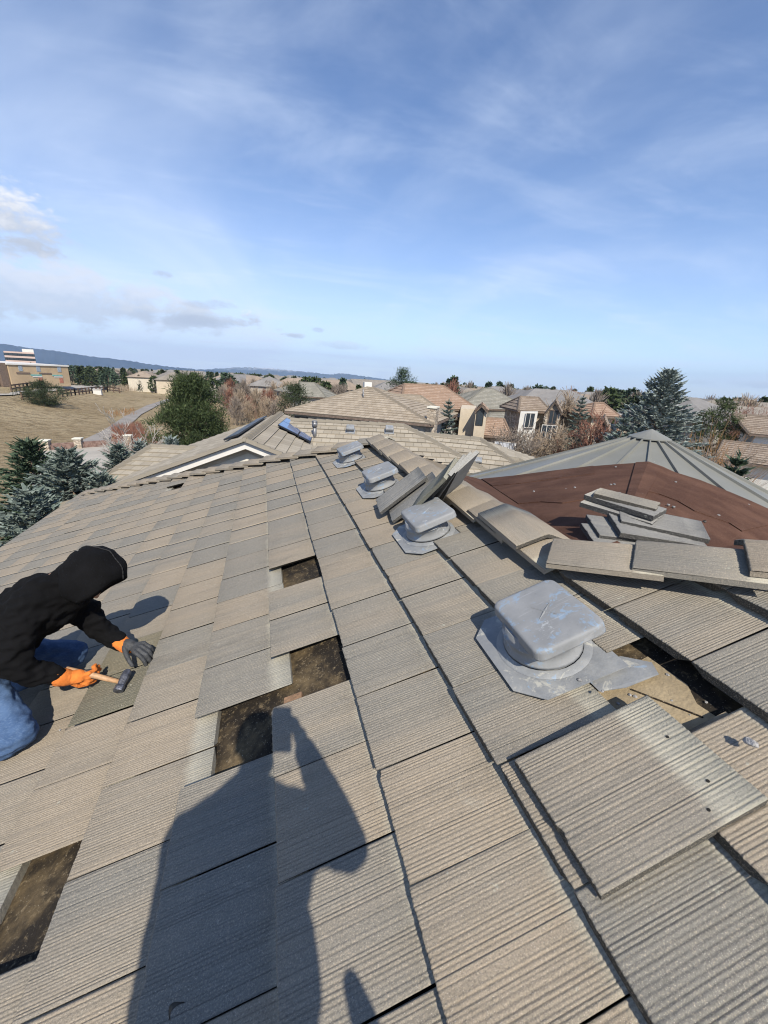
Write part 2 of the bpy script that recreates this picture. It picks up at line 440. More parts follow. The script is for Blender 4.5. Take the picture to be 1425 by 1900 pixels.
COURSE = {-5: -1.518, -4: -1.187, -3: -0.846, -2: -0.500, -1: -0.160, 0: 0.183, 1: 0.530, 2: 0.875, 3: 1.222}
def cu(k): return COURSE.get(k, 0.183 + 0.3425 * k - (0.0 if k > 3 else 0.0))
DV = 0.3070; THK = 0.034; FALL = 0.044 / 0.343
def vbase(k): return 1.152 if k == -3 else 1.016 if k % 2 == 0 else 1.173
def tile_at(px, py):
    u, v = uv_roof(px, py)
    k = max(i for i in range(-16, 16) if cu(i) <= u)
    return k, math.floor((v - vbase(k)) / DV)
GAPS = {tile_at(*q) for q in ((550, 1058), (600, 1235), (460, 1345), (80, 1660), (1250, 1265), (330, 898))}
VENTS = [(0.565, 1.030), (0.557, 2.160), (0.552, 3.270), (0.522, 4.450)]
def hip_v(u): return 9.98 - (u + 4.694) * 0.887                  # far hip
def near_hip_v(u): return 1.36 - (u - 0.93) * 1.075
tey = (RU - RN * FALL).normalized(); tez = (RN + RU * FALL).normalized(); tex = RV.copy()
TL = 0.422
def lay_tiles():
    R = random.Random(11)
    A = TB(); B = TB()
    green = {tile_at(170, 1290), tile_at(215, 1215)}
    for k in range(-15, 12):
        u0 = cu(k)
        for j in range(-24, 40):
            v0 = vbase(k) + j * DV
            if v0 > hip_v(u0) + 0.02 or v0 < -5.2: continue
            vc = v0 + DV / 2
            if k >= 2 and vc > near_hip_v(u0) + .1: continue
            if k == 2 and v0 > 1.5: continue
            if (k, j) in GAPS: continue
            gp_ = .001 if (-.2 < v0 < 3.2 and -2.6 < u0 < 1.6) else .0002
            spans = [(v0 + gp_, v0 + DV - gp_, 0.0)]
            if k == 1:
                for (vu, vv) in VENTS:
                    s2 = []
                    for a, b, yy in spans:
                        lo, hi = vv - 0.150, vv + 0.165
                        if b <= lo or a >= hi: s2.append((a, b, yy)); continue
                        if a < lo - 0.03: s2.append((a, lo, yy))
                        if b > hi + 0.03: s2.append((hi, b, yy))
                        s2.append((max(a, lo), min(b, hi), vu + .155 - u0))
                    spans = s2
            near = -0.2 < v0 < 3.2 and u0 < 1.6 and u0 > -2.6
            for a, b, y0 in spans:
                W = b - a
                if W < .02: continue
                if near:
                    dp = 0.0026 if v0 < 1.4 else (0.0022 if v0 < 2.1 else 0.0014)
                    prof = rib_profile(R, W, 0.0092, dp, 4 if v0 < 2.0 else 2)
                else: prof = rib_profile(R, W, 0.0108, 0)
                g = 0.0; du = R.gauss(0, 0.0022); q_ = 1.0 if near else 0.3; dn = R.gauss(0, 0.0007) * q_; yaw = R.gauss(0, 0.0035) * q_; roll = R.gauss(0, 0.0022) * q_
                if (k, j) in green: g = R.uniform(.85, 1.0); dn += 0.006; prof = rib_profile(R, W, 0.0125, 0.0034, 4)
                if R.random() < 0.03: dn += 0.004; yaw *= 2
                ex = (tex + tey * yaw + tez * roll).normalized(); ey = (tey - tex * yaw).normalized(); ez = ex.cross(ey)
                if ez.dot(RN) < 0: ez = -ez
                tint = (R.random(), min(1, max(0, R.gauss(.5, .33))), g, 1)
                O = RP(u0 + du, a, dn)
                if (k, j) == (0, 0) or False: pass
                tgt = A
                tile_geo(tgt, R, O, ex, ey, ez, W, TL, THK, prof, tint, y0, 0.0016 if near else 0.0008, 0.008 if near and R.random() < 0.25 else 0)
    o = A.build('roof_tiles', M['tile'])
    # trim at the hips and the ridge
    bm = bmesh.new(); bm.from_mesh(o.data)
    def cut(co, no, sel):
        geom = [f for f in bm.faces if sel(f.calc_center_median())]
        vs = {v for f in geom for v in f.verts}; es = {e for f in geom for e in f.edges}
        bmesh.ops.bisect_plane(bm, geom=list(geom) + list(vs) + list(es), plane_co=co, plane_no=no, clear_outer=True)
    hipn = V((0.995, 1.0, 0)).normalized()
    cut(RP(1.169, 4.779, 0) + V((0, 0.02, 0)), hipn, lambda c: c.y > 4.0)
    cut(RP(0.975, 3.0, 0), V((1, 0, 0)), lambda c: c.y > 1.36)
    n2 = V((0.76, 0.66, 0)).normalized()
    cut(V((0.90, 1.42, 0)), n2, lambda c: c.y <= 1.45)
    bm.to_mesh(o.data); bm.free()
    setp(o, house); return o
lay_tiles()

t = NT('dusty_underlay'); ob = t.tc.outputs['Object']
c = t.mix(t.ramp(t.noise(ob, 3.6, 5, 0.65), 0.46, 0.72), (0.018, 0.014, 0.010), (0.150, 0.108, 0.056))
c = t.mix(t.math('MULTIPLY', t.ramp(t.noise(ob, 40, 4, 0.7), 0.52, 0.75), 0.7), c, (0.25, 0.19, 0.11))
c = t.mix(t.ramp(t.noise(ob, 210, 2, 0.6), 0.68, 0.73), c, (0.50, 0.43, 0.32))
t.bump(t.noise(ob, 60, 5, 0.7), 0.5, 0.01); M['deck'] = t.done(c, 0.85, 0, 0.3)
b = MB()
dn = -0.088
poly = [RP(-4.75, -5.2, dn), RP(4.6, -5.2, dn), RP(4.6, -2.6, dn), RP(0.93, 1.36, dn), RP(0.95, 4.8, dn), RP(-4.55, 9.8, dn)]
b.prism([p - RN * 0.02 for p in poly], poly); b.build('roof_deck', M['deck'], house)
M['batten'] = plain('weathered_batten', (0.30, 0.235, 0.155), 0.9, 0, 0.3, 8, 0.4, 60, fine=.6)
M['oldwood'] = plain('red_brown_wood', (0.25, 0.150, 0.085), 0.85, 0, 0.3, 14, 0.4, 60, fine=.7)
def bar(name, pa, pb, w, h, mat, up=RN):
    d = (pb - pa).normalized(); s = d.cross(up).normalized() * w / 2; q = MB()
    q.prism([pa - s, pa + s, pb + s, pb - s], [p + up * h for p in (pa - s, pa + s, pb + s, pb - s)])
    return q.build(name, mat, house, bevel=0.003)
bar('batten', RP(-0.47, 1.375, dn), RP(-0.39, 1.365, dn), 0.055, 0.035, M['oldwood'])
bar('batten', RP(0.62, 0.574, dn), RP(0.835, 0.566, dn), 0.016, 0.035, M['batten'])
bar('batten', RP(0.79, 0.60, dn), RP(0.70, 0.77, dn), 0.005, 0.008, M['deck'])

# cap tiles on the ridge and the hips: a bent tile, butt over the head of the one before
def cap_geo(tb, R, a, d, side, up, L, hw, drop, tint, T=0.022, ribs=True, dp=0.0022):
    """a: butt end on the ridge line, d: direction to the head, side: across, up: plane normal of the crown"""
    prof = []
    s = -hw
    def zc(s):
        q = abs(s) / hw
        return -drop * (math.sqrt(q * q + 0.004) - 0.063)
    xs = []
    if ribs:
        while s < hw - .004:
            p = 0.0108 * R.uniform(.7, 1.3); dd = dp * R.uniform(.4, 1.2)
            xs += [(s, zc(s) - dd), (s + p * .3, zc(s + p * .3)), (s + p * .7, zc(s + p * .7))]; s += p
        xs.append((hw, zc(hw) - .004))
    else: xs = [(hw * (i / 4 - 1), zc(hw * (i / 4 - 1))) for i in range(9)]
    n = len(xs); rows = [0, 0.005, L * .5, L]; base = len(tb.v)
    wob = [R.uniform(-1, 1) * .0015 for _ in xs]
    for ri, y in enumerate(rows):
        for k, (x, z) in enumerate(xs):
            tb.v.append(a + d * (y + (wob[k] if ri < 2 else 0)) + side * x + up * (z - (.003 if ri == 0 else 0)))
    for r in range(3):
        for k in range(n - 1):
            i0 = base + r * n + k; tb.f.append((i0, i0 + 1, i0 + n + 1, i0 + n)); tb.uv[len(tb.f) - 1] = [(xs[k][0], rows[r]), (xs[k + 1][0], rows[r]), (xs[k + 1][0], rows[r + 1]), (xs[k][0], rows[r + 1])]; tb.sm.add(len(tb.f) - 1)
    nb = len(tb.v)
    for y in (0, L):
        for x, z in xs: tb.v.append(a + d * y + side * x + up * (z - T))
    for k in range(n - 1):
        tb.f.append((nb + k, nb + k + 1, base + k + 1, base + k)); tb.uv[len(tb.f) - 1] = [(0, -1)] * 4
        tb.f.append((base + 3 * n + k, base + 3 * n + k + 1, nb + n + k + 1, nb + n + k)); tb.uv[len(tb.f) - 1] = [(0, L)] * 4
        tb.f.append((nb + n + k, nb + n + k + 1, nb + k + 1, nb + k)); tb.uv[len(tb.f) - 1] = [(0, 0)] * 4
    for k in (0, n - 1):
        tb.f.append((base + k, base + 3 * n + k, nb + n + k, nb + k)); tb.uv[len(tb.f) - 1] = [(0, 0)] * 4
    tb.t.extend([tint] * (len(tb.v) - len(tb.t)))
def caps(line_a, line_b, hw, drop, seed, ribs, name, up=None, ex=0.34, L=0.42, lift=0.03, mat='tile', skip=()):
    R = random.Random(seed); a = V(line_a); b = V(line_b); D = (b - a); n = int(D.length / ex); d = D.normalized()
    side = d.cross(V((0, 0, 1))).normalized(); u = side.cross(d).normalized()
    for i in range(n + 1):
        if i in skip: continue
        tb = TB(); yaw = R.gauss(0, .014); e = (d + side * yaw - u * (lift / L)).normalized(); s = (side - d * yaw).normalized(); w = s.cross(e)
        o = a + d * (i * ex + R.gauss(0, .006)) + side * R.gauss(0, .005) + u * (lift + R.gauss(0, .003))
        cap_geo(tb, R, o, e, s, w if w.z > 0 else -w, L, hw, drop, (R.random(), min(1, max(0, R.gauss(.66, .2))), 0, 1), ribs=ribs)
        tb.build(name, M[mat], house)
RIDZ = RP(0.975, 0, 0).z
P_peak = V((0.905, 4.80, RIDZ + 0.035)); P_eave = V((-4.37, 10.05, -1.69)); P_end = V((0.905, 1.36, RIDZ + .035))
caps(P_peak, P_end + V((0, .16, 0)), 0.168, 0.066, 3, True, 'ridge_cap', lift=.026)
caps(P_eave, P_peak - V((0, .1, 0)), 0.16, 0.055, 5, False, 'hip_cap', lift=0.035)
hd = V((2.45, -2.75, 0)); hd = V((0.66, -0.735, 0.0)); hd.z = 0.66 * math.tan(PITCH) * 1.0
hA = P_end + V((-0.085, 0.055, 0.010))
caps(hA, hA + hd.normalized() * 2.4, 0.165, 0.058, 8, True, 'hip_cap', lift=0.034)

# brown felt behind the ridge, running up to the turret
APEX = V((4.86, 4.46, 0.535)); CS = math.tan(math.radians(23.3))
def cone_hit(px, py):
    r = ray(px, py); t = 2.0
    for k in range(4000):
        p = CAM + r * t; q = p - APEX
        if p.z <= APEX.z - CS * math.hypot(q.x, q.y): return p
        t += 0.004
    return p
edge = [cone_hit(*q) for q in ((892, 889), (950, 883.5), (1000, 877), (1050, 871), (1100, 865), (1150, 861), (1203, 858), (1230, 866), (1252, 876), (1300, 891), (1350, 911), (1395, 930), (1428, 945), (1470, 964), (1520, 988))]
t = NT('brown_granule_felt'); ob = t.tc.outputs['Object']
c = t.mix(t.ramp(t.noise(ob, 2.2, 5, 0.6), 0.35, 0.7), (0.070, 0.037, 0.026), (0.118, 0.064, 0.044))
c = t.mix(t.math('MULTIPLY', t.ramp(t.noise(ob, 150, 2, 0.6), 0.55, 0.7), 0.8), c, (0.20, 0.12, 0.10))
c = t.mix(t.math('MULTIPLY', t.ramp(t.noise(ob, 0.9, 4, 0.7), 0.5, 0.7), 0.4), c, (0.05, 0.03, 0.026))
t.bump(t.math('ADD', t.noise(ob, 170, 3, 0.6), t.math('MULTIPLY', t.noise(ob, 5, 4, 0.6), 0.8)), 0.7, 0.004); M['felt'] = t.done(c, 1.0, 0, 0.05)
FK = V((1.06, 1.30, RIDZ - 0.015)); FA = V((1.03, 3.3, RIDZ - .02)); FH = V((1.75, 0.52, 0.36))
b = MB()
loop = [FA] + edge + [FH]
up4 = V((0, 0, 1))
for k in range(len(loop) - 1):
    b.poly([FK, loop[k + 1], loop[k]])
for k in range(1, len(loop) - 2):      # turned edge against the metal
    b.poly([loop[k], loop[k + 1], loop[k + 1] - up4 * .10, loop[k] - up4 * .10])
felt = b.build('felt_roof', M['felt'], house)
# lapped sheets
def lap(pts, h, nm='felt_lap'):
    q = MB(); q.prism([p + up4 * (h - .004) for p in pts], [p + up4 * h for p in pts]); q.build(nm, M['felt'], felt)
def fmix(a, b_, k): return a * (1 - k) + b_ * k
M['nail'] = plain('dull_nail_steel', (0.25, 0.25, 0.24), .6, .3)
def lap_strip(ks, f0, f1, h):
    q = MB()
    for k0, k1 in zip(ks, ks[1:]):
        a_, b_ = fmix(FK, edge[k0], f0(k0)), fmix(FK, edge[k1], f0(k1)); c_, d_ = fmix(FK, edge[k1], f1), fmix(FK, edge[k0], f1)
        B4 = [a_, b_, c_, d_]; q.prism([p + up4 * .0005 for p in B4], [p + up4 * h for p in B4])
    q.build('felt_lap', M['felt'], felt)
lap_strip([0, 1, 2, 3, 4, 5, 6], lambda k: .40 + .02 * math.sin(k * 2.1), .985, .009)
lap_strip([6, 7, 8, 9, 10, 11, 12, 13], lambda k: .52 + .02 * math.sin(k * 1.7), .985, .009)
lap_strip([0, 1, 2, 3, 4], lambda k: .74 + .01 * k, .98, .017)
q = MB(); Pk = edge[6]; w0 = fmix(edge[5], Pk, .55); w1 = fmix(edge[8], Pk, .45)
for a_, b_ in ((w0, Pk), (Pk, w1)):
    B4 = [fmix(FK, a_, .12), fmix(FK, b_, .12), fmix(FK, b_, .98), fmix(FK, a_, .98)]; q.prism([p + up4 * .004 for p in B4], [p + up4 * .023 for p in B4])
q.build('felt_lap', M['felt'], felt)
RF = random.Random(9)
for k in range(26):
    e_ = edge[RF.randrange(1, 13)]; p = fmix(FK, fmix(e_, edge[RF.randrange(1, 13)], .15), RF.choice([.44, .56, .78, .9])); q = MB(); q.tube(p + up4 * .008, p + up4 * .021, .011, .011, 8); q.build('fastener', M['nail'], felt)
# turret roof of standing seam metal
t = NT('grey_seam_metal'); ob = t.tc.outputs['Object']
c = t.mix(t.ramp(t.noise(ob, 1.1, 5, 0.65), 0.3, 0.75), (0.205, 0.205, 0.180), (0.265, 0.262, 0.235))
c = t.mix(t.ramp(t.noise(ob, 34, 3, 0.6), 0.70, 0.78), c, (0.40, 0.40, 0.37))
t.bump(t.noise(ob, 1.6, 3), 0.05, 0.05); M['metal'] = t.done(c, t.math('MULTIPLY_ADD', t.noise(ob, 2.5, 4), 0.2, 0.42), 0.25, 0.5)
b = MB(); NP = 17; R0 = 3.0; PH = 0.21
def cp(a, r, h=0.0): return APEX + V((math.cos(a) * r, math.sin(a) * r, -CS * r + h))
for k in range(NP):
    a0 = PH + 2 * math.pi * k / NP; a1 = PH + 2 * math.pi * (k + 1) / NP
    b.poly([cp(a0, 0.02), cp(a0, R0), cp(a1, R0)])
    b.poly([cp(a0, R0), cp(a0, R0, -.15), cp(a1, R0, -.15), cp(a1, R0)])
tur = b.build('turret_roof', M['metal'], house)
b = MB()
for k in range(NP):
    a0 = PH + 2 * math.pi * k / NP; s = V((-math.sin(a0), math.cos(a0), 0)) * .011
    p, q = cp(a0, .2), cp(a0, R0 + .01)
    b.prism([p - s, q - s, q + s, p + s], [x + V((0, 0, .032)) for x in (p - s * .7, q - s * .7, q + s * .7, p + s * .7)])
b.build('standing_seam', M['metal'], tur)
b = MB(); CR = 0.27
for k in range(NP):
    a0 = PH + 2 * math.pi * k / NP; a1 = PH + 2 * math.pi * (k + 1) / NP
    A = APEX + V((0, 0, .05)); p0 = cp(a0, CR, .045); p1 = cp(a1, CR, .045)
    b.poly([A, p0, p1]); b.poly([p0, p0 - V((0, 0, .016)), p1 - V((0, 0, .016)), p1])
b.build('turret_cap', M['metal'], tur)
M['cream'] = plain('cream_stucco', (0.52, 0.47, 0.38), 0.9, 0, 0.08, 3, 0.3, 60)
b = MB(); b.box((-3.9, -6.0, GZ), (8.5, 9.3, -1.95)); b.build('wall', M['cream'], house)
b = MB(); ring = [cp(PH + 2 * math.pi * k / NP, 2.6, -.2) for k in range(NP)]
b.prism([V((p.x, p.y, GZ)) for p in ring], ring); b.build('turret_wall', M['cream'], house)
M['gutter'] = plain('grey_gutter_metal', (0.30, 0.28, 0.25), 0.5, 0.1, 0.1)
b = MB(); e0 = RP(-4.86, -5.2, -.10); e1 = RP(-4.86, 10.15, -.10)
b.prism([e0, e1, e1 + V((.12, 0, 0)), e0 + V((.12, 0, 0))], [p - V((0, 0, .12)) for p in (e0, e1, e1 + V((.12, 0, 0)), e0 + V((.12, 0, 0)))]); b.build('gutter', M['gutter'], house)
M['nbr_tile'] = far_tile_mat('neighbour_roof_tile', (0.30, 0.25, 0.19), (0.375, 0.32, 0.25), (0.25, 0.215, 0.175))
b = MB(); tiled(b, [V((-4.45, 10.15, -1.80)), V((6.2, 10.15, -1.80)), P_peak + V((0, .05, -.10))]); b.build('hip_slope', M['nbr_tile'], house)

# mushroom vents
t = NT('weathered_vent_paint'); ob = t.tc.outputs['Object']
c = t.mix(t.ramp(t.noise(ob, 5, 5, 0.6), 0.3, 0.7), (0.190, 0.196, 0.200), (0.258, 0.263, 0.266))
c = t.mix(t.math('MULTIPLY', t.ramp(t.noise(ob, 13, 6, 0.75, 0.6), 0.55, 0.62), 0.6), c, (0.21, 0.31, 0.43))
c = t.mix(t.math('MULTIPLY', t.ramp(t.noise(t.mapping(ob, (1, 1, 1), (7, 3, 1)), 9, 6, 0.7, 0.4), 0.60, 0.66), 0.6), c, (0.42, 0.44, 0.45))
scr = t.noise(t.mapping(ob, (3, 60, 3), (0, 0, 0), (0, 0, .3)), 2.0, 4, 0.6)
c = t.mix(t.math('MULTIPLY', t.ramp(scr, 0.6, 0.7), 0.25), c, (0.45, 0.45, 0.45))
c = t.mix(t.math('MULTIPLY', t.ramp(t.noise(ob, 90, 3, .6), .62, .7), .3), c, (0.12, 0.12, 0.12))
t.bump(t.noise(ob, 9, 3, 0.5), 0.12, 0.02); M['vent'] = t.done(c, t.math('MULTIPLY_ADD', t.noise(ob, 20, 3), 0.25, 0.55), 0.0, 0.35)
t = NT('tarred_flashing'); ob = t.tc.outputs['Object']
c = t.mix(t.ramp(t.noise(ob, 7, 5, 0.65), 0.35, 0.7), (0.20, 0.21, 0.22), (0.29, 0.295, 0.29))
c = t.mix(t.math('MULTIPLY', t.ramp(t.noise(ob, 10, 6, 0.75, 0.8), 0.54, 0.62), 0.9), c, (0.42, 0.41, 0.36))
c = t.mix(t.math('MULTIPLY', t.ramp(t.noise(t.mapping(ob, (1, 1, 1), (3, 9, 1)), 12, 6, 0.7, .5), 0.60, 0.65), 0.6), c, (0.24, 0.33, 0.44))
t.bump(t.noise(ob, 14, 4, 0.6), 0.25, 0.02); M['flash'] = t.done(c, 0.6, 0.1, 0.4)
def rrect(hx, hy, r, n=6):
    pts = []
    for cx, cy, a0 in ((hx - r, hy - r, 0), (-hx + r, hy - r, 90), (-hx + r, -hy + r, 180), (hx - r, -hy + r, 270)):
        for k in range(n + 1):
            a = math.radians(a0 + 90 * k / n); pts.append((cx + r * math.cos(a), cy + r * math.sin(a)))
    return pts
def vent(vu, vv, seed, s=1.0):
    R = random.Random(seed)
    yaw = R.gauss(0, .02)
    def L3(x, y, z): return RP(vu + x * math.cos(yaw) - y * math.sin(yaw), vv + x * math.sin(yaw) + y * math.cos(yaw), z)
    fl = MB(); ch = 0.078
    def fn(x): return -0.006 - 0.05 * max(0, min(1, (x + .20) / .4)) * 0.55
    P = [(-.205, -.215 + ch), (-.205, .225 - ch), (-.205 + ch, .225), (.18, .225), (.18, -.215), (-.205 + ch, -.215)]
    fl.prism([L3(x, y, fn(x) - .003) for x, y in P][::-1], [L3(x, y, fn(x)) for x, y in P][::-1])
    n = 28; ring = lambda r, z, dx=0: [L3(dx + r * math.cos(2 * math.pi * k / n), r * math.sin(2 * math.pi * k / n), z + fn(r * math.cos(2 * math.pi * k / n)) * max(0, 1 - z / .09)) for k in range(n)]
    fl.loft([ring(.170, .001), ring(.160, .006), ring(.142, .009)], True, False)
    f = fl.build('roof_vent', M['flash'], house)
    co = MB(); co.loft([ring(.141, .013), ring(.138, .02), ring(.13, .03), ring(.1285, .060), ring(.135, .063), ring(.135, .068), ring(.125, .072), ring(.122, .105)], True, True)
    co.build('collar', M['vent'], f)
    cp_ = MB(); rings = []
    for i_, (hx, hy, r, z) in enumerate(((.118, .137, .034, .100), (.134, .154, .034, .0945), (.1365, .1565, .034, .096), (.1355, .1555, .034, .101), (.1342, .1542, .034, .121), (.1330, .1530, .034, .1275), (.130, .150, .033, .1325), (.123, .143, .031, .1350), (.112, .132, .034, .1358), (.05, .07, .03, .1372))):
        rings.append([L3(x + .024, y - .012, z) for x, y in rrect(hx, hy, r)])
    cp_.loft(rings, True, True)
    # pressed cross on the lid
    for a in (0.6, 0.6 + math.pi / 2):
        d = V((math.cos(a), math.sin(a), 0)); w = V((-d.y, d.x, 0))
        d0 = V((.024, -.012, 0)); q = [(d0 + d * -.055, .1355), (d0 + w * .006, .1362), (d0 + d * .055, .1355), (d0 + w * -.006, .1362)]
        top = [(d0 + d * -.05, .1386), (d0 + w * .0015, .1412), (d0 + d * .05, .1386), (d0 + w * -.0015, .1412)]
        cp_.prism([L3(p.x, p.y, z) for p, z in q], [L3(p.x, p.y, z) for p, z in top])
    cp_.build('vent_cap', M['vent'], f, smooth=False)
for i, (a, c_) in enumerate(VENTS): vent(a, c_, 40 + i)
def fastener(parent, p, up, r=.007, h=.003):
    q = MB(); q.tube(p, p + up * h, r, r * .8, 8); q.build('fastener', M['vent'], parent)
# blue grey flashing sheet under the missing tile beside the nearest vent
b = MB(); q = [RP(.60, .87, -.050), RP(.76, .87, -.058), RP(.82, .80, -.060), RP(.80, .755, -.060), RP(.68, .765, -.056), RP(.60, .79, -.050)]
b.prism([p - RN * .003 for p in q], q); b.build('flashing_sheet', M['flash'], house)

M['sunlit_underlay'] = plain('sunlit_dusty_tan', (0.31, 0.245, 0.152), 0.9, 0, .18, 7, .3, 60, fine=.35)  # dusty tan sheet over the deck; sunlight in the opening put into its colour
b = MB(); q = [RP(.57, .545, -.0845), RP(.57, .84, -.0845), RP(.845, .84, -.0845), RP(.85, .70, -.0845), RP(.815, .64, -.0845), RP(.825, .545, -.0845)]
b.prism([p - RN * .002 for p in q], q); b.build('sunlit_underlay_patch', M['sunlit_underlay'], house)
# ------------------------------------------------------------------ loose tiles
RT = random.Random(77)
def loose_tile(butt, head, up, label, group, mat='tile', W=0.302, L=None, tint=None, ribs=0.0026, T=0.026, name='concrete_tile', chip=0.006, flip=False):
    butt = V(butt); head = V(head); e = (head - butt); L = L or TL; e.normalize()
    s = e.cross(V(up)).normalized(); w = s.cross(e).normalized()
    tb = TB(); pr = rib_profile(RT, W, 0.0108, ribs, 4)
    tile_geo(tb, RT, butt - s * W / 2, s, e, w, W, L, T, pr, tint or (RT.random(), min(1, max(0, RT.gauss(.5, .3))), 0, 1), 0.0, 0.002, chip, False)
    o = tb.build(name, M[mat], origin=butt); tag(o, label, 'roof tile', group); return o
o = loose_tile(RP(.222, .522, .034), RP(.66, .522, .004), RN, 'big ribbed beige tile with nail holes, lying loose below the nearest vent', 'loose roof tiles', W=.318, L=.455, tint=(.3, .45, 0, 1), ribs=.003)
M['dark'] = plain('dark_hole', (0.012, 0.011, 0.010), 0.95)
for u, v in ((.60, .44), (.615, .56), (.545, .395)):
    b = MB(); p = RP(u, v, .034 - .03 * (u - .222) / .438 + .0004); b.tube(p, p + RN * .001, .0042, .0042, 8); b.build('nail_hole', M['dark'], o)
SG = 'old tiles stacked beside the vents'
def fan(pa, na, pb, label, W=.26, roll=0.0, L=.42, mat='tile_grey', tint=None):
    a = on_roof(pa[0], pa[1], na); best = None
    for k in range(0, 260):
        n = k * .002; p = on_roof(pb[0], pb[1], n); d = abs((p - a).length - L)
        if best is None or d < best[0]: best = (d, p)
    h = best[1]; e = (h - a).normalized(); up = (RN + e.cross(RN).normalized() * roll).normalized()
    return loose_tile(a, h, up, label, SG, mat, W=W, L=L, tint=tint, ribs=.0034)
fan((722, 951), .020, (822, 878), 'weathered grey tile at the bottom of the fanned stack near the third vent', .27, .05)
fan((700, 938), .052, (786, 872), 'grey ribbed tile on top at the near end of the fanned stack', .26, .0)
fan((768, 933), .085, (834, 866), 'olive grey tile in the middle of the fanned stack by the ridge', .24, .10, tint=(.2, .5, .9, 1))
fan((792, 925), .066, (846, 860), 'grey tile lying fourth in the fanned stack by the ridge', .23, .12)
fan((812, 918), .048, (856, 855), 'dark grey tile second from the far end of the fanned stack', .22, .14)
fan((832, 912), .030, (864, 852), 'dark grey tile lowest at the far end of the fanned stack', .22, .16)
FG = 'old tiles piled on the brown felt'
def pile(pa, za, pb, zb, label, W=.25, up=(0, 0, 1), mat='tile_grey', L=.42, tint=None):
    a = on_z(pa[0], pa[1], za); h = on_z(pb[0], pb[1], zb)
    return loose_tile(a, h, up, label, FG, mat, W=W, tint=tint, L=L, ribs=.003, T=.03)
UPF = V((-.18, -.05, 1)).normalized()
pile((1092, 990), .335, (1290, 1008), .335, 'dark grey tile at the bottom of the pile on brown felt', .27, UPF)
pile((1100, 972), .368, (1330, 1000), .350, 'grey tile second from the bottom of the pile on brown felt', .26, UPF)
pile((1140, 968), .40, (1345, 1000), .372, 'grey tile with broken near end in the middle of the felt pile', .25, UPF)
pile((1150, 950), .432, (1345, 990), .405, 'pale edged grey tile over the broken one in the pile on brown felt', .22, UPF)
pile((1222, 962), .43, (1128, 935), .44, 'grey tile lying crosswise behind the pile on brown felt', .2, (0, -.25, 1), L=.40)
pile((1226, 950), .47, (1132, 922), .48, 'smooth grey tile lying crosswise on top of the pile on brown felt', .17, (0, -.35, 1), L=.40)
pile((1222, 938), .49, (1150, 920), .50, 'tan tile topmost at the back of the pile on brown felt', .13, (0, -.2, 1), 'tile', L=.33)
# slipped ridge cap and crumbs of concrete
tb = TB(); a = V(P_end) + V((-.03, .33, .045)); d = V((.06, 1, .035)).normalized(); s = d.cross(V((0, 0, 1))).normalized()
cap_geo(tb, RT, a - d * .20, d, s, s.cross(d), .43, .165, .06, (.4, .6, 0, 1)); o = tb.build('ridge_cap', M['tile'], origin=a)
tag(o, 'loose beige ridge cap slipped askew at the near end of the ridge', 'ridge cap')
def crumb(px, py, size, seed, label, n=0.0, mat='tile_grey'):
    R = random.Random(seed); c = on_roof(px, py, n); q = []
    bm = bmesh.new(); bmesh.ops.create_icosphere(bm, subdivisions=2, radius=1)
    for v in bm.verts: v.co = V((v.co.x * size * R.uniform(.75, 1.2), v.co.y * size * .65 * R.uniform(.75, 1.2), max(v.co.z, -.35) * size * .6 * R.uniform(.8, 1.2)))
    me = bpy.data.meshes.new('tile_fragment'); bm.to_mesh(me); bm.free(); me.materials.append(M['chip'])
    o = bpy.data.objects.new('tile_fragment', me); COL.objects.link(o); o.rotation_euler = (0, -PITCH, R.uniform(0, 6)); o.location = c + RN * size * .2
    tag(o, label, 'fragment'); return o
M['chip'] = plain('broken_concrete', (0.33, 0.32, 0.31), 0.95, 0, 0.35, 60, 0.6, 120)
crumb(1393, 1380, .019, 1, 'broken grey chip of concrete right of the opening by the nearest vent', 0.0)
crumb(1075, 1262, .010, 2, 'small grey crumb of mortar on the flashing of the nearest vent', -.02)
crumb(1118, 1283, .006, 3, 'tiny round pebble on the tile edge below the nearest vent', -.01)
crumb(112, 1355, .008, 4, 'small dark crumb on the tiles below the worked greenish tile', 0.0)

RC = random.Random(4)
for k in range(9):
    u, v = RC.uniform(.62, .84), RC.uniform(.60, .76); c = RP(u, v, -.086); sz = RC.uniform(.003, .008); bm = bmesh.new(); bmesh.ops.create_icosphere(bm, subdivisions=1, radius=1)
    for vv in bm.verts: vv.co = V((vv.co.x * sz * RC.uniform(.7, 1.3), vv.co.y * sz * RC.uniform(.7, 1.3), vv.co.z * sz * .6))
    me = bpy.data.meshes.new('tile_fragment'); bm.to_mesh(me); bm.free(); me.materials.append(M['chip']); o = bpy.data.objects.new('tile_fragment', me); COL.objects.link(o); o.location = c + RN * sz * .4
    tag(o, 'small crumb of broken concrete in the opening beside the nearest vent', 'fragment', 'crumbs in the opening')

b = MB(); p = on_roof(318, 1895, .001); q_ = on_roof(345, 1862, .001); d = (q_ - p); sd_ = d.cross(RN).normalized()
rings = []
for k in range(9):
    f = k / 8; w = .006 * math.sin(math.pi * min(1, f * 1.02 + .02)) + .0008; c = p + d * f + RN * (.004 + .022 * math.sin(math.pi * f))
    rings.append([c - sd_ * w + RN * .006, c, c + sd_ * w + RN * .006, c + RN * .0012])
b.loft(rings, True, True); M['leaf'] = plain('dry_leaf', (0.10, 0.085, 0.065), .9); tag(b.build('leaf', M['leaf'], origin=p), 'small curled dry leaf on the shaded tile near the bottom edge', 'leaf')
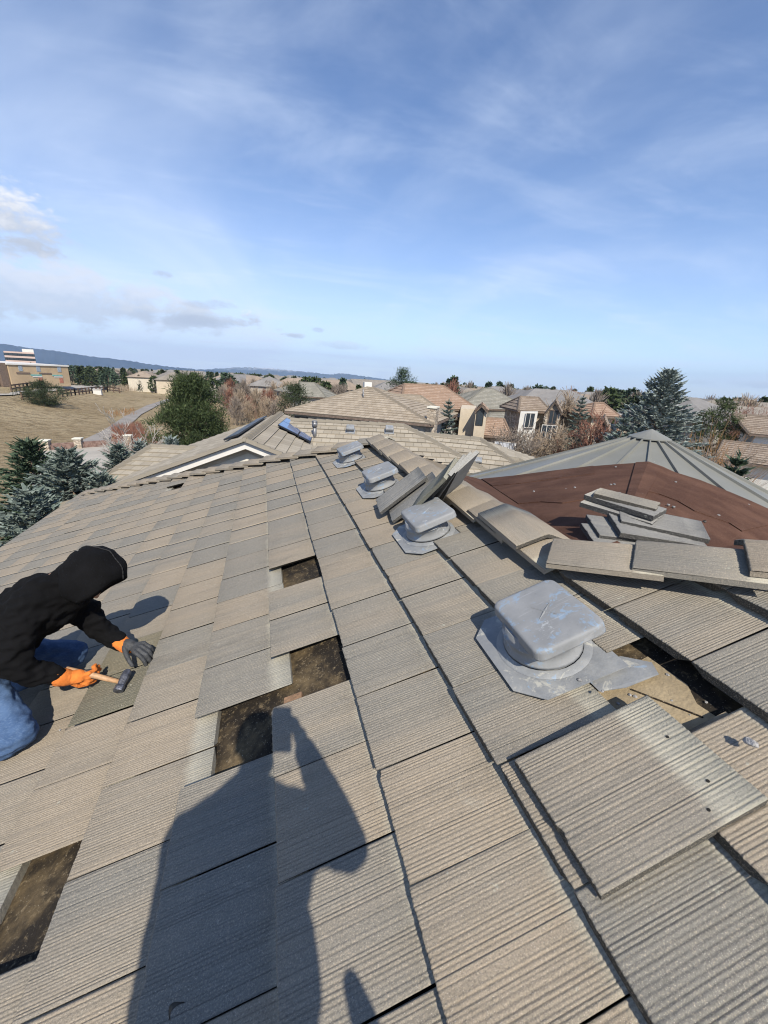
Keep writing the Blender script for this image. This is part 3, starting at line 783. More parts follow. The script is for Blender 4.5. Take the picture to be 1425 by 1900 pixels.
# ------------------------------------------------------------------ people
def ball(mb, c, r, n=10, axes=None):
    """ellipsoid; axes = three world vectors already scaled to the radii"""
    c = V(c)
    if axes is None:
        rr = r if isinstance(r, (tuple, list)) else (r, r, r)
        axes = (V((rr[0], 0, 0)), V((0, rr[1], 0)), V((0, 0, rr[2])))
    rings = []
    for i in range(1, n):
        th = math.pi * i / n
        rings.append([c + axes[0] * (math.sin(th) * math.cos(2 * math.pi * k / (2 * n))) + axes[1] * (math.sin(th) * math.sin(2 * math.pi * k / (2 * n))) + axes[2] * math.cos(th) for k in range(2 * n)])
    mb.loft(rings, True, True)
def limb(mb, a, b, ra, rb, n=14):
    """tapered capsule"""
    a = V(a); b = V(b); d = (b - a)
    if d.length < 1e-6: return
    d.normalize(); x = d.orthogonal().normalized(); y = d.cross(x); rings = []
    def ring(c, r): return [c + x * (r * math.cos(2 * math.pi * k / n)) + y * (r * math.sin(2 * math.pi * k / n)) for k in range(n)]
    for t in (-85, -60, -30, 0): rings.append(ring(a + d * (ra * math.sin(math.radians(t))), ra * math.cos(math.radians(t))))
    for t in (0, 30, 60, 85): rings.append(ring(b + d * (rb * math.sin(math.radians(t))), rb * math.cos(math.radians(t))))
    mb.loft(rings, True, True)
def chain(mb, pts):
    for (p, r), (q, s) in zip(pts, pts[1:]): limb(mb, p, q, r, s)
def bake(o):
    bpy.context.view_layer.update()
    dg = bpy.context.evaluated_depsgraph_get()
    me = bpy.data.meshes.new_from_object(o.evaluated_get(dg)); old = o.data
    o.modifiers.clear(); o.data = me; me.name = old.name
    return o
def fuse(mb, name, mat, parent=None, vox=0.012, smooth=4, wr=0.0, wsize=0.12, seed=0):
    """melt overlapping capsules into one continuous skin"""
    o = mb.build(name, mat, None)
    r = o.modifiers.new('r', 'REMESH'); r.mode = 'VOXEL'; r.voxel_size = vox; r.use_smooth_shade = True
    s = o.modifiers.new('s', 'SMOOTH'); s.factor = 0.5; s.iterations = smooth
    bake(o)
    if wr:
        from mathutils import noise as mn
        me = o.data; n = len(me.vertices); no = [v.normal.copy() for v in me.vertices]
        for v, nn in zip(me.vertices, no):
            p = v.co / wsize + V((seed, 0, 0))
            h = mn.noise(V((p.x, p.y, p.z * 1.9))) * .7 + mn.noise(V((p.x * 2.3, p.y * 2.3, p.z * 3.6))) * .4 - abs(mn.noise(V((p.x * 1.3 + 9, p.y * 1.3, p.z * 2.6)))) * .8
            v.co += nn * (h * wr)
    o.data.polygons.foreach_set('use_smooth', [True] * len(o.data.polygons))
    if parent: setp(o, parent)
    return o
def hand(mb, wrist, fwd, palm, curls, thumb=1, s=1.0, spread=0.10, r=0.0100, tcurl=0.5):
    """wrist point, direction of the fingers, direction the palm faces; thumb=+1/-1 picks the side"""
    f = V(fwd).normalized(); pn = (V(palm) - f * V(palm).dot(f)).normalized(); side = f.cross(pn) * thumb
    W = V(wrist)
    for k in range(4):
        q = (k - 1.5) * 0.0205 * s
        limb(mb, W + side * q * .55 + f * .01 * s, W + f * (0.088 - abs(k - 1.2) * .004) * s + side * (-q), 0.0155 * s, 0.0125 * s)
    limb(mb, W - f * .012, W + f * .03 * s, .026 * s, .028 * s)
    ln = (0.041, 0.046, 0.043, 0.034)
    for k in range(4):
        q = (1.5 - k) * 0.0205 * s
        p = W + f * (0.088 - abs(k - 1.2) * .004) * s + side * q
        d = (f + side * ((1.5 - k) * spread * .6)).normalized(); a = 0
        c = curls[k]
        for j, (fl, fc) in enumerate(((1.0, .9), (.68, 1.05), (.5, .75))):
            a = c * fc; d = (d * math.cos(a) + (pn - d * pn.dot(d)).normalized() * math.sin(a)).normalized() if a else d
            q2 = p + d * (ln[k] * fl * s); limb(mb, p, q2, (r - .0006 * j) * s, (r - .0006 * (j + 1)) * s, 10); p = q2
            pn2 = pn
    p = W + f * .022 * s + side * .026 * s
    d = (f * .75 + side * .62 + pn * .28).normalized()
    q = p + d * .043 * s; limb(mb, p, q, .0150 * s, .0118 * s, 10)
    d = (d + f * .5 * tcurl - side * .55 * tcurl + pn * .45 * tcurl).normalized(); p = q; q = p + d * .034 * s; limb(mb, p, q, .0116 * s, .0105 * s, 10)
    d = (d - side * .35 * tcurl + pn * .3 * tcurl).normalized(); p = q; q = p + d * .027 * s; limb(mb, p, q, .0105 * s, .009 * s, 10)
def head(mb, c, up, face, s=1.0):
    """skull, jaw, brow, nose, lips and ears"""
    c = V(c); f = V(face).normalized(); u = (V(up) - f * V(up).dot(f)).normalized(); r = f.cross(u)
    P = lambda x, y, z: c + r * (x * s) + f * (y * s) + u * (z * s)
    ball(mb, P(0, -.012, .03), 0, 12, (r * .076 * s, f * .094 * s, u * .088 * s))
    ball(mb, P(0, .022, -.045), 0, 10, (r * .056 * s, f * .064 * s, u * .072 * s))
    limb(mb, P(-.022, .062, -.098), P(.022, .062, -.098), .020 * s, .020 * s)
    limb(mb, P(-.03, .078, .022), P(.03, .078, .022), .011 * s, .011 * s)
    limb(mb, P(0, .086, .010), P(0, .108, -.028), .008 * s, .013 * s)
    limb(mb, P(-.012, .098, -.032), P(.012, .098, -.032), .008 * s, .008 * s)
    limb(mb, P(-.019, .084, -.062), P(.019, .084, -.062), .007 * s, .007 * s)
    limb(mb, P(-.017, .081, -.073), P(.017, .081, -.073), .008 * s, .008 * s)
    for x in (-1, 1):
        ball(mb, P(x * .041, .066, -.03), .018 * s); ball(mb, P(x * .080, -.012, .0), 0, 8, (r * .010 * s, f * .018 * s, u * .031 * s))
    limb(mb, P(0, -.02, -.07), P(0, -.045, -.16), .055 * s, .06 * s)
    return P
def eyes(parent, P, s=1.0):
    for x in (-1, 1):
        q = MB(); ball(q, P(x * .031, .074, .004), .0125 * s, 8); o = q.build('eye', M['eye'], parent, smooth=True)
M['skin'] = plain('skin', (0.33, 0.19, 0.125), 0.55, 0, 0.1, 20, 0.1, 150)
M['eye'] = plain('eye', (0.10, 0.07, 0.05), 0.2, 0, 0.2)
M['black'] = plain('black_fleece', (0.0042, 0.0042, 0.0048), 0.92, 0, 0.35, 9, 0.35, 260, spec=0.15, fine=.3)
M['seam'] = plain('black_seam', (0.016, 0.016, 0.017), 0.95, 0, 0.2)
t = NT('blue_jeans'); ob = t.tc.outputs['Object']
c = t.mix(t.ramp(t.noise(ob, 7, 5, 0.6), 0.3, 0.7), (0.038, 0.074, 0.155), (0.078, 0.135, 0.245))
c = t.mix(t.math('MULTIPLY', t.ramp(t.noise(t.mapping(ob, (1, 1, 3)), 90, 3, 0.6), 0.45, 0.7), 0.3), c, (0.15, 0.22, 0.33))
t.bump(t.noise(ob, 300, 2), 0.3, 0.002); M['jeans'] = t.done(c, 0.9, 0, 0.2)
M['orange'] = plain('orange_knit', (0.72, 0.20, 0.03), 0.85, 0, 0.12, 30, 0.5, 320)
M['rubber'] = plain('dark_grey_rubber', (0.042, 0.044, 0.047), 0.6, 0, 0.3, 40, 0.35, 200)
M['belt'] = plain('brown_belt_leather', (0.16, 0.06, 0.03), 0.6)
M['boot'] = plain('brown_boot_leather', (0.09, 0.055, 0.035), 0.7)
CR_, CD_, CF_ = (V((RW3[0][k], RW3[1][k], RW3[2][k])) for k in range(3))

def worker():
    base = RP(-1.95, 2.05, 0)
    fdir = (CR_ * .46 + CD_ * .87 + CF_ * .14).normalized(); hup = (CR_ * .84 - CD_ * .50).normalized()
    hc = deep(168, 1072, 2.03)
    nk = deep(112, 1100, 2.05); ch = deep(52, 1140, 2.05); be = deep(-25, 1190, 2.05); pe = deep(-85, 1232, 2.05)
    sn, en, wn = deep(42, 1140, 1.90), deep(22, 1238, 1.88), deep(108, 1256, 2.0)
    sf, ef, wf = deep(140, 1112, 2.18), deep(176, 1160, 2.24), deep(222, 1191, 2.24)
    body = MB()
    P = head(body, hc - fdir * .012, hup, fdir, 1.0)
    chain(body, [(hc - hup * .1, .055), (nk, .055), (ch, .095), (be, .09), (pe, .09)])
    chain(body, [(sn, .05), (en, .038), (wn, .027)]); chain(body, [(sf, .05), (ef, .038), (wf, .027)])
    hn, hf = deep(-62, 1262, 1.92), deep(-40, 1215, 2.16)
    kn, kf = RP(-1.70, 1.80, .062), RP(-1.69, 2.36, .062)
    an, af = RP(-2.12, 1.74, .05), RP(-2.05, 2.36, .05)
    for h, k, a in ((hn, kn, an), (hf, kf, af)): chain(body, [(pe, .11), (h, .085), (k, .05), (a, .04)])
    p = fuse(body, 'person', M['skin'], None, 0.0065, 3)
    tag(p, 'kneeling person in black hoodie, blue jeans and orange gloves leaning over the tiles', 'person')
    eyes(p, P)
    # hoodie
    m = MB()
    ax = (be - nk).normalized()
    sd = CF_
    ball(m, ch * .6 + nk * .4, 0, 12, (ax * .23, (sd - ax * sd.dot(ax)).normalized() * .215, ax.cross(sd).normalized() * .155))
    ball(m, ch * .35 + be * .65, 0, 12, (ax * .24, (sd - ax * sd.dot(ax)).normalized() * .20, ax.cross(sd).normalized() * .165))
    ball(m, be * .4 + pe * .6, 0, 12, (ax * .2, (sd - ax * sd.dot(ax)).normalized() * .2, ax.cross(sd).normalized() * .16))
    chain(m, [(nk, .10), (sn, .088), (en + CD_ * -.01, .074), (en * .5 + wn * .5, .064), (wn, .049)])
    chain(m, [(nk, .10), (sf, .084), (ef, .07), (ef * .5 + wf * .5, .059), (wf, .046)])
    limb(m, nk, hc - hup * .05 - fdir * .05, .11, .09)
    limb(m, sn * .5 + ch * .5, en * .6 + be * .4, .10, .09)
    hd = fuse(m, 'hoodie', M['black'], p, 0.010, 5, 0.026, 0.10, 3)
    # the hood: an open shell round the head, rim towards the face
    rr = fdir.cross(hup).normalized(); q = MB(); n = 26; rings = []
    for i in range(0, 17):
        th = math.radians(4 + i * 7.7)
        ring = []
        for k in range(n):
            a = 2 * math.pi * k / n
            e = -fdir * (math.cos(th) * .150) + (rr * math.cos(a) * .128 + hup * (math.sin(a) * (.155 if math.sin(a) > 0 else .165))) * math.sin(th)
            w = 1 + .035 * math.sin(3 * a + i * .5) * (i / 16) + .03 * math.sin(5 * a + 1 + i * .35) * (i / 16) + (.045 if i in (6, 7) else 0) * math.sin(2 * a + 1.2) - .03 * math.sin(i * 1.1 + 2 * a)
            ring.append(hc + fdir * .0 + hup * .022 + e * w)
        rings.append(ring)
    for s_ in (0.97, .90, .86):
        rings.append([hc + hup * .022 + (x - hc - hup * .022) * s_ - fdir * (.004 + (1 - s_) * .12) for x in rings[16]])
    q.loft(rings, True, False)
    q.build('hood', M['black'], hd, smooth=True)
    sm = MB(); prev = None
    for i in range(0, 17):
        x = rings[i][6]; x = hc + hup * .022 + (x - hc - hup * .022) * 1.008
        if prev is not None: sm.tube(prev, x, .0028, .0028, 6)
        prev = x
    sm.build('seam', M['seam'], hd, smooth=True)
    # jeans
    m = MB()
    for h, k, a, e in ((hn, kn, an, 1), (hf, kf, af, 0)):
        chain(m, [(pe, .15), (h, .118), (h * .45 + k * .55, .098), (k + RN * .018, .080), (k * .5 + a * .5 + RN * .015, .068), (a, .062)])
    fuse(m, 'jeans', M['jeans'], p, 0.009, 4, 0.013, 0.08, 7)
    for a in (an, af):
        q = MB(); chain(q, [(a - RU * .0 + RN * .01, .055), (a - RU * .12 - RN * .005, .045), (a - RU * .22 - RN * .01, .04)]); fuse(q, 'boot', M['boot'], p, .009, 3)
    b_ = MB(); ring = []
    bx = (sd - ax * sd.dot(ax)).normalized(); by = ax.cross(bx)
    bc = be * .25 + pe * .75
    for k in range(28): ring.append((math.cos(2 * math.pi * k / 28), math.sin(2 * math.pi * k / 28)))
    b_.loft([[bc + ax * t_ + bx * (c_ * .19) + by * (s_ * .17) for c_, s_ in ring] for t_ in (-.02, .02)], True, False)
    b_.build('belt', M['belt'], p)
    # hands: the far one flat on the tile, the near one closed round the hammer
    g = MB(); hw = wf + (deep(240, 1197, 2.235) - wf) * .6
    fwd = (deep(285, 1212, 2.20) - deep(228, 1196, 2.235)).normalized()
    hand(g, hw, fwd, (-RN * .92 + CD_ * .15), (.50, .55, .6, .62), thumb=-1, s=1.12, spread=.12, r=.0112, tcurl=.25)
    gl = fuse(g, 'glove', M['rubber'], p, .0042, 2)
    cf = MB(); d = (wf - ef).normalized(); chain(cf, [(wf - d * .005, .044), (wf + d * .03, .040), (wf + d * .055, .038)]); fuse(cf, 'cuff', M['orange'], gl, .006, 2, .003, .012, 2)
    g = MB()
    ha, hb = deep(132, 1243, 2.05), deep(222, 1265, 2.105)         # hammer handle
    hx = (hb - ha).normalized(); grip = deep(160, 1254, 2.065)
    fw = (CR_ * .80 + CD_ * .22 + CF_ * .30); fw = (fw - hx * fw.dot(hx) * .55).normalized()
    gw = deep(125, 1257, 2.03)
    hand(g, gw, (grip - gw).normalized() * .8 + CD_ * .15, (CF_ * .75 - CD_ * .15), (.95, 1.0, 1.05, 1.1), thumb=-1, s=1.08, spread=0, r=.0115, tcurl=1.1)
    limb(g, gw, gw + (grip - gw) * .6, .034, .036)
    gl = fuse(g, 'glove', M['orange'], p, .0045, 3, .003, .03, 5)
    cf = MB(); d = (gw - wn).normalized(); chain(cf, [(wn + d * .002, .046), (gw, .042)]); fuse(cf, 'cuff', M['orange'], gl, .006, 2, .003, .012, 4)
    q = MB(); limb(q, grip + CF_ * .012 + hx * .005 - CD_ * .012, grip + hx * .035 + CF_ * .015, .021, .017); fuse(q, 'palm_coating', M['rubber'], gl, .005, 2)
    return ha, hb, hx
ha, hb, hx = worker()
def hammer():
    t_ = thing('hammer', 'hammer with pale wooden handle and dark steel head in the gloved hand', 'hammer', hb)
    q = MB(); n = 10
    x = hx.orthogonal().normalized(); y = hx.cross(x)
    rings = []
    for k, (s, r) in enumerate(((-.005, .010), (0, .0125), (.05, .0125), (.12, .0145), (.2, .0135), (.275, .0115))):
        rings.append([ha - hx * .02 + hx * s * ((hb - ha).length + .02) / .27 + (x * math.cos(2 * math.pi * j / n) + y * math.sin(2 * math.pi * j / n)) * r for j in range(n)])
    q.loft(rings, True, True); q.build('handle', M['hwood'], t_)
    a, b_ = deep(238, 1244, 2.115), deep(219, 1283, 2.03)
    d = (b_ - a).normalized(); f = (hx - d * hx.dot(d)).normalized(); g = d.cross(f)
    L = (b_ - a).length; q = MB()
    def sec(s, w, h): return [a + d * s + f * (w * c_) + g * (h * e) for c_, e in ((-1, -.6), (-.6, -1), (.6, -1), (1, -.6), (1, .6), (.6, 1), (-.6, 1), (-1, .6))]
    q.loft([sec(0, .010, .020), sec(.008, .018, .022), sec(L * .35, .021, .022), sec(L * .6, .019, .020), sec(L * .72, .018, .018), sec(L * .78, .022, .023), sec(L, .023, .024)], True, True)
    q.build('hammer_head', M['steel'], t_, bevel=.0015)
M['hwood'] = plain('hammer_wood', (0.42, 0.25, 0.13), 0.6, 0, 0.25, 30, 0.1, 80)
M['steel'] = plain('worn_steel', (0.10, 0.105, 0.125), 0.42, 0.6, 0.5, 60, 0.2, 150)
hammer()

def photographer():
    """stands right behind the camera; only the shadow shows in the photograph"""
    gz = lambda x: x * math.tan(PITCH)
    pe = V((-.625, -.50, .72)); ch = V((-.60, -.47, 1.08)); nk = V((-.585, -.44, 1.24)); hc = V((-.575, -.40, 1.40))
    sr, er, wr = V((-.43, -.46, 1.16)), V((-.300, -.36, .975)), V((-.385, -.13, 1.06))
    sl, el, wl = V((-.775, -.46, 1.14)), V((-.79, -.30, .93)), V((-.535, -.12, 1.03))
    f = V((.05, .97, -.25)); up = V((0, .25, 1))
    m = MB(); P = head(m, hc, up, f)
    chain(m, [(hc - V((0, 0, .1)), .055), (nk, .055), (ch, .075), (pe, .08)])
    chain(m, [(nk, .07), (sr, .05), (er, .038), (wr, .027)]); chain(m, [(nk, .07), (sl, .04), (el, .034), (wl, .027)])
    fr, fl = V((-.49, -.55, gz(-.49) + .09)), V((-.83, -.52, gz(-.83) + .09))
    krr, kl = V((-.50, -.44, .28)), V((-.77, -.43, .24))
    for k, a, s in ((krr, fr, .09), (kl, fl, -.09)): chain(m, [(pe + V((s, 0, -.03)), .09), (k, .055), (a, .04)])
    ph = V((-.458, -.022, 1.112))
    def hnd(w, s):
        g = ph + V((s * .038, -.008, -.012 if s > 0 else -.03)); d = (g - w).normalized()
        hand(m, w + d * .03, d + V((0, 0, .35)), V((-s, .25, 0)), (.6, .65, .7, .75), thumb=1 if s > 0 else -1, s=.95, spread=0.02)
    hnd(wr, 1); hnd(wl, -1)
    p = fuse(m, 'person', M['skin'], None, .007, 3)
    tag(p, 'standing person holding up a phone, whose dark shadow falls across the tiles', 'person')
    eyes(p, P)
    m = MB()
    ball(m, (-.59, -.475, 1.06), (.195, .125, .2)); ball(m, (-.60, -.49, .86), (.205, .135, .22)); ball(m, (-.61, -.50, .70), (.215, .14, .12))
    chain(m, [(nk - V((0, 0, .03)), .085), (sr, .076), (er, .06), (wr, .043)]); chain(m, [(nk - V((0, 0, .03)), .085), (sl, .08), (el, .066), (wl, .045)])
    limb(m, sl + V((-.02, 0, 0)), V((-.80, -.5, .75)), .07, .05)
    fuse(m, 'jacket', M['black'], p, .012, 4, .010, .09, 5)
    m = MB(); ball(m, hc + V((0, -.02, .05)), (.09, .105, .085)); fuse(m, 'cap', M['black'], p, .008, 3)
    m = MB()
    for k, a, s in ((krr, fr, .09), (kl, fl, -.09)): chain(m, [(pe + V((s, 0, -.03)), .125), (k, .08), (a, .062)])
    fuse(m, 'jeans', M['jeans'], p, .012, 4, .008, .08, 2)
    for a in (fr, fl):
        m = MB(); chain(m, [(a - V((0, 0, .03)), .05), (a + V((.01, .10, -.045)), .04), (a + V((.015, .16, -.05)), .034)]); fuse(m, 'boot', M['boot'], p, .009, 3)
    m = MB(); chain(m, [((-.335, -.40, .735), .02), ((-.315, -.40, .66), .030), ((-.325, -.41, .56), .028)]); fuse(m, 'tool_pouch', M['belt'], p, .008, 3)
    # the phone
    t_ = thing('phone', 'thin dark phone held up at chest height behind the lens', 'phone', ph)
    q = MB(); fx = CF_; ux = -CD_; rx = CR_; hz = .082
    c0 = CAM - fx * .020 - ux * .020 - rx * .022 + ux * -.030
    pts = rrect(.0385, hz, .008, 4)
    q.loft([[c0 + rx * x * k + ux * y * k2 + fx * z for x, y in pts] for k, k2, z in ((.95, .975, -.0045), (1, 1, -.003), (1, 1, .003), (.95, .975, .0045))], True, True)
    q.build('body', M['rubber'], t_, smooth=False)
    q = MB(); ls = c0 + rx * .022 + ux * (.050); q.tube(ls + fx * .004, ls + fx * .0065, .0075, .0075, 20); q.build('lens', M['eye'], t_)
photographer()
# ------------------------------------------------------------------ land
def zg(d): return GZ - 0.0132 * max(0.0, d - 45.0)
from mathutils import noise as mnoise
def sstep(a, b_, x): x = max(0.0, min(1.0, (x - a) / (b_ - a))); return x * x * (3 - 2 * x)
PA, PB = V((-13.3, 38.0, 0)), V((-15.5, 110.0, 0))       # the line of the path, refined below
def land(x, y):
    d = math.hypot(x - CAM.x, y - CAM.y); z = zg(d)
    t_ = (PB - PA).normalized(); s = (V((x, y, 0)) - PA).dot(V((-t_.y, t_.x, 0)))
    z += 3.15 * sstep(3.0, 26.0, s) * sstep(36.0, 66.0, d) * (1 - sstep(128.0, 175.0, d))
    return z
def gp(px, py, lift=0.0):
    """point where a pixel's ray meets the land"""
    r = ray(px, py); t = 8.0
    for _ in range(20000):
        p = CAM + r * t
        if p.z <= land(p.x, p.y): break
        t *= 1.002
    p.z = land(p.x, p.y) + lift; return p
def _flat(px, py):
    r = ray(px, py); k = math.hypot(r.x, r.y); t = 8.0
    while (CAM + r * t).z > zg(t * k): t *= 1.001
    return CAM + r * t
PA, PB = _flat(150, 822), _flat(318, 740); PA.z = PB.z = 0
def gr(dist, px):
    """land point at a distance in the direction of a picture column"""
    r = ray(px, 700); k = math.hypot(r.x, r.y); p = CAM + r * (dist / k); p.z = land(p.x, p.y); return p
b = MB(); NA = 280; rad = [0, 12, 20, 28, 34, 40, 45, 50, 55, 60, 66, 72, 80, 88, 96, 106, 118, 135, 160, 200, 250, 310, 380, 460, 600, 900, 1600, 3000, 6000, 12000]
for i, d in enumerate(rad):
    for k in range(NA):
        a = 2 * math.pi * k / NA; x, y = CAM.x + math.cos(a) * d, CAM.y + math.sin(a) * d
        b.v.append(V((x, y, land(x, y) - 0.03)))
for i in range(len(rad) - 1):
    for k in range(NA):
        l = (k + 1) % NA; b.f.append((i * NA + k, (i + 1) * NA + k, (i + 1) * NA + l, i * NA + l))
t = NT('dry_grass'); ob = t.tc.outputs['Object']
c = t.mix(t.ramp(t.noise(ob, 0.035, 5, 0.6), 0.35, 0.68), (0.29, 0.222, 0.132), (0.40, 0.322, 0.205))
c = t.mix(t.math('MULTIPLY', t.ramp(t.noise(t.mapping(ob, (1, 2.2, 1), (0, 0, 0), (0, 0, .5)), 0.55, 8, 0.8), 0.44, 0.60), 0.85), c, (0.15, 0.110, 0.062))
c = t.mix(t.math('MULTIPLY', t.ramp(t.noise(ob, 0.09, 4, 0.6), 0.56, 0.7), 0.6), c, (0.29, 0.24, 0.125))
c = t.mix(t.math('MULTIPLY', t.ramp(t.noise(t.mapping(ob, (1, 2.0, 1), (0, 0, 0), (0, 0, .6)), 1.4, 6, 0.8), 0.5, 0.66), 0.75), c, (0.42, 0.365, 0.24))
t.bump(t.noise(ob, 1.2, 6, 0.75), 1.0, 0.5); M['ground'] = t.done(c, 0.97, 0, 0.1)
struct('ground', b, M['ground'], smooth=True)
def strip(name, L_, R_, mat, lift):
    q = MB(); A = [gp(*p, lift) for p in L_]; B = [gp(*p, lift) for p in R_]
    for k in range(len(A) - 1): q.poly([A[k], A[k + 1], B[k + 1], B[k]])
    n = q; o = struct(name, q, mat); return o
M['asphalt'] = plain('path_asphalt', (0.235, 0.215, 0.195), 0.95, 0, 0.15, 0.6, fine=.3)
M['concrete'] = plain('street_concrete', (0.34, 0.315, 0.275), 0.95, 0, 0.12, 0.5, fine=.2)
strip('path', [(140, 824), (190, 801), (232, 773), (272, 753), (303, 743), (345, 733)], [(186, 824), (232, 798), (262, 770), (297, 751), (324, 742), (356, 733)], M['asphalt'], .09)
strip('street', [(60, 836), (180, 830), (285, 822)], [(60, 905), (200, 890), (330, 860)], M['concrete'], .05)
strip('driveway', [(925, 838), (960, 832), (985, 836)], [(925, 880), (990, 868), (1010, 862)], plain('pale_driveway', (0.50, 0.47, 0.42), .95, 0, .06, 1), .02)
strip('school_yard', [(-40, 712), (40, 713), (130, 716), (200, 716)], [(-40, 736), (25, 734), (90, 727), (190, 722)], M['concrete'], .12)
# the far range
def range_(name, pts, dist, mat, seed, base=-260):
    R = random.Random(seed); q = MB(); P = []
    for k in range(len(pts) - 1):
        for j in range(10):
            f = j / 10; x = pts[k][0] * (1 - f) + pts[k + 1][0] * f; y = pts[k][1] * (1 - f) + pts[k + 1][1] * f
            P.append((x, y + R.uniform(-.7, .7) + (1 if j % 2 else -0.3) * .5))
    rows = []
    for t_, j in ((0, 0), (.34, 1), (.62, 2), (1.0, 3)):
        row = []
        for x, y in P:
            p = away(x, y, dist); b0 = away(x, 760, dist * (0.80)); b0.z = base
            w = p.lerp(b0, t_); w.z = p.z + (base - p.z) * (t_ ** .85) + (R.uniform(-1, 1) * 26 if 0 < t_ < 1 else 0)
            row.append(w)
        rows.append(row)
    back = [away(x, y, dist * 1.15) for x, y in P]
    for w in back: w.z = base
    q.loft([back] + rows, False, False)
    return struct(name, q, mat)
M['mount'] = None
t = NT('far_mountain'); ob = t.tc.outputs['Object']
sx = t.N.new('ShaderNodeSeparateXYZ'); t.link(ob, sx.inputs[0])
c = t.mix(t.ramp(t.noise(ob, 0.004, 6, 0.65), 0.35, 0.65), (0.018, 0.036, 0.070), (0.038, 0.056, 0.090))
M['mount'] = t.done(c, 0.95, 0, 0.1)
t = NT('snow_mountain'); ob = t.tc.outputs['Object']
sx = t.N.new('ShaderNodeSeparateXYZ'); t.link(ob, sx.inputs[0])
hh = t.math('ADD', sx.outputs[2], t.math('MULTIPLY', t.math('SUBTRACT', t.noise(ob, 0.006, 6, 0.7), 0.5), 150))
c = t.mix(t.ramp(hh, SNOW_LO, SNOW_HI), (0.05, 0.07, 0.10), (0.62, 0.64, 0.68)); M['snow'] = t.done(c, 0.95, 0, 0.1)
range_('mountains', [(-260, 600), (-120, 622), (-40, 631), (20, 640), (60, 646), (110, 652), (160, 660), (230, 668), (290, 677), (340, 683), (420, 689), (520, 700), (620, 712)], 5200, M['mount'], 4)
range_('mountains', [(330, 690), (400, 684), (455, 681), (500, 683), (540, 687), (580, 691), (612, 695), (634, 692), (655, 695), (690, 700), (730, 706), (790, 714), (880, 724), (1000, 732)], 6400, M['snow'], 9)
range_('hills', [(-200, 660), (0, 671), (150, 680), (330, 691), (500, 702), (700, 713), (900, 723), (1100, 732), (1300, 741), (1500, 748), (1700, 756)], 3700, M['mount'], 14)

# ------------------------------------------------------------------ plants
class Leaves:
    def __init__(s): s.c = []; s.d = []; s.w = []
    def add(s, c, d, w): s.c.append(np.asarray(c, float)); s.d.append(np.asarray(d, float)); s.w.append(np.asarray(w, float))
    def build(s, name, mat, parent=None, taper=0.35):
        c = np.concatenate(s.c); d = np.concatenate(s.d); w = np.concatenate(s.w); n = len(c)
        v = np.empty((n, 4, 3)); v[:, 0] = c - w * .5; v[:, 1] = c + w * .5; v[:, 2] = c + d + w * taper * .5; v[:, 3] = c + d - w * taper * .5
        me = bpy.data.meshes.new(name); me.vertices.add(n * 4); me.vertices.foreach_set('co', v.reshape(-1).astype(np.float32))
        me.loops.add(n * 4); me.loops.foreach_set('vertex_index', np.arange(n * 4, dtype=np.int32))
        me.polygons.add(n); me.polygons.foreach_set('loop_start', np.arange(0, n * 4, 4, dtype=np.int32)); me.polygons.foreach_set('loop_total', np.full(n, 4, dtype=np.int32))
        me.update(calc_edges=True); me.materials.append(mat)
        o = bpy.data.objects.new(name, me); COL.objects.link(o)
        if parent: o.parent = parent
        return o
def unit(a): return a / np.maximum(np.linalg.norm(a, axis=-1, keepdims=True), 1e-9)
def leaf_mat(name, a, b_, c_, scale=1.1):
    t = NT(name); ob = t.tc.outputs['Object']
    c = t.mix(t.ramp(t.noise(ob, scale, 4, 0.6), 0.3, 0.7), a, b_)
    c = t.mix(t.math('MULTIPLY', t.ramp(t.noise(ob, scale * 9, 3, 0.6), 0.5, 0.72), 0.7), c, c_)
    return t.done(c, 0.75, 0, 0.25)
M['blue'] = leaf_mat('blue_spruce_needles', (0.080, 0.110, 0.094), (0.160, 0.196, 0.172), (0.31, 0.345, 0.31))
M['blue2'] = leaf_mat('grey_blue_spruce_needles', (0.14, 0.175, 0.16), (0.255, 0.295, 0.275), (0.43, 0.46, 0.43))
M['dark'] = M['dark']
M['green'] = leaf_mat('dark_spruce_needles', (0.030, 0.052, 0.032), (0.060, 0.092, 0.055), (0.12, 0.155, 0.10))
M['pine'] = leaf_mat('pine_needles', (0.020, 0.036, 0.014), (0.054, 0.078, 0.028), (0.15, 0.165, 0.06))
M['pine2'] = leaf_mat('dark_pine_needles', (0.022, 0.034, 0.016), (0.045, 0.062, 0.028), (0.085, 0.095, 0.04))
M['bark'] = plain('grey_brown_bark', (0.12, 0.09, 0.065), 0.95, 0, .3, 6, .5, 30)
M['birch'] = plain('pale_birch_bark', (0.50, 0.46, 0.41), 0.85, 0, .22, 5, .2, 30, fine=.4)
M['twig'] = plain('grey_twig', (0.20, 0.165, 0.135), 0.95, 0, .25, 4)
M['redtwig'] = plain('red_brown_twig', (0.20, 0.095, 0.065), 0.95, 0, .3, 4)
M['orangetwig'] = plain('orange_brown_twig', (0.27, 0.15, 0.065), 0.95, 0, .3, 4)
M['tantwig'] = plain('tan_twig', (0.30, 0.235, 0.17), 0.95, 0, .25, 4)
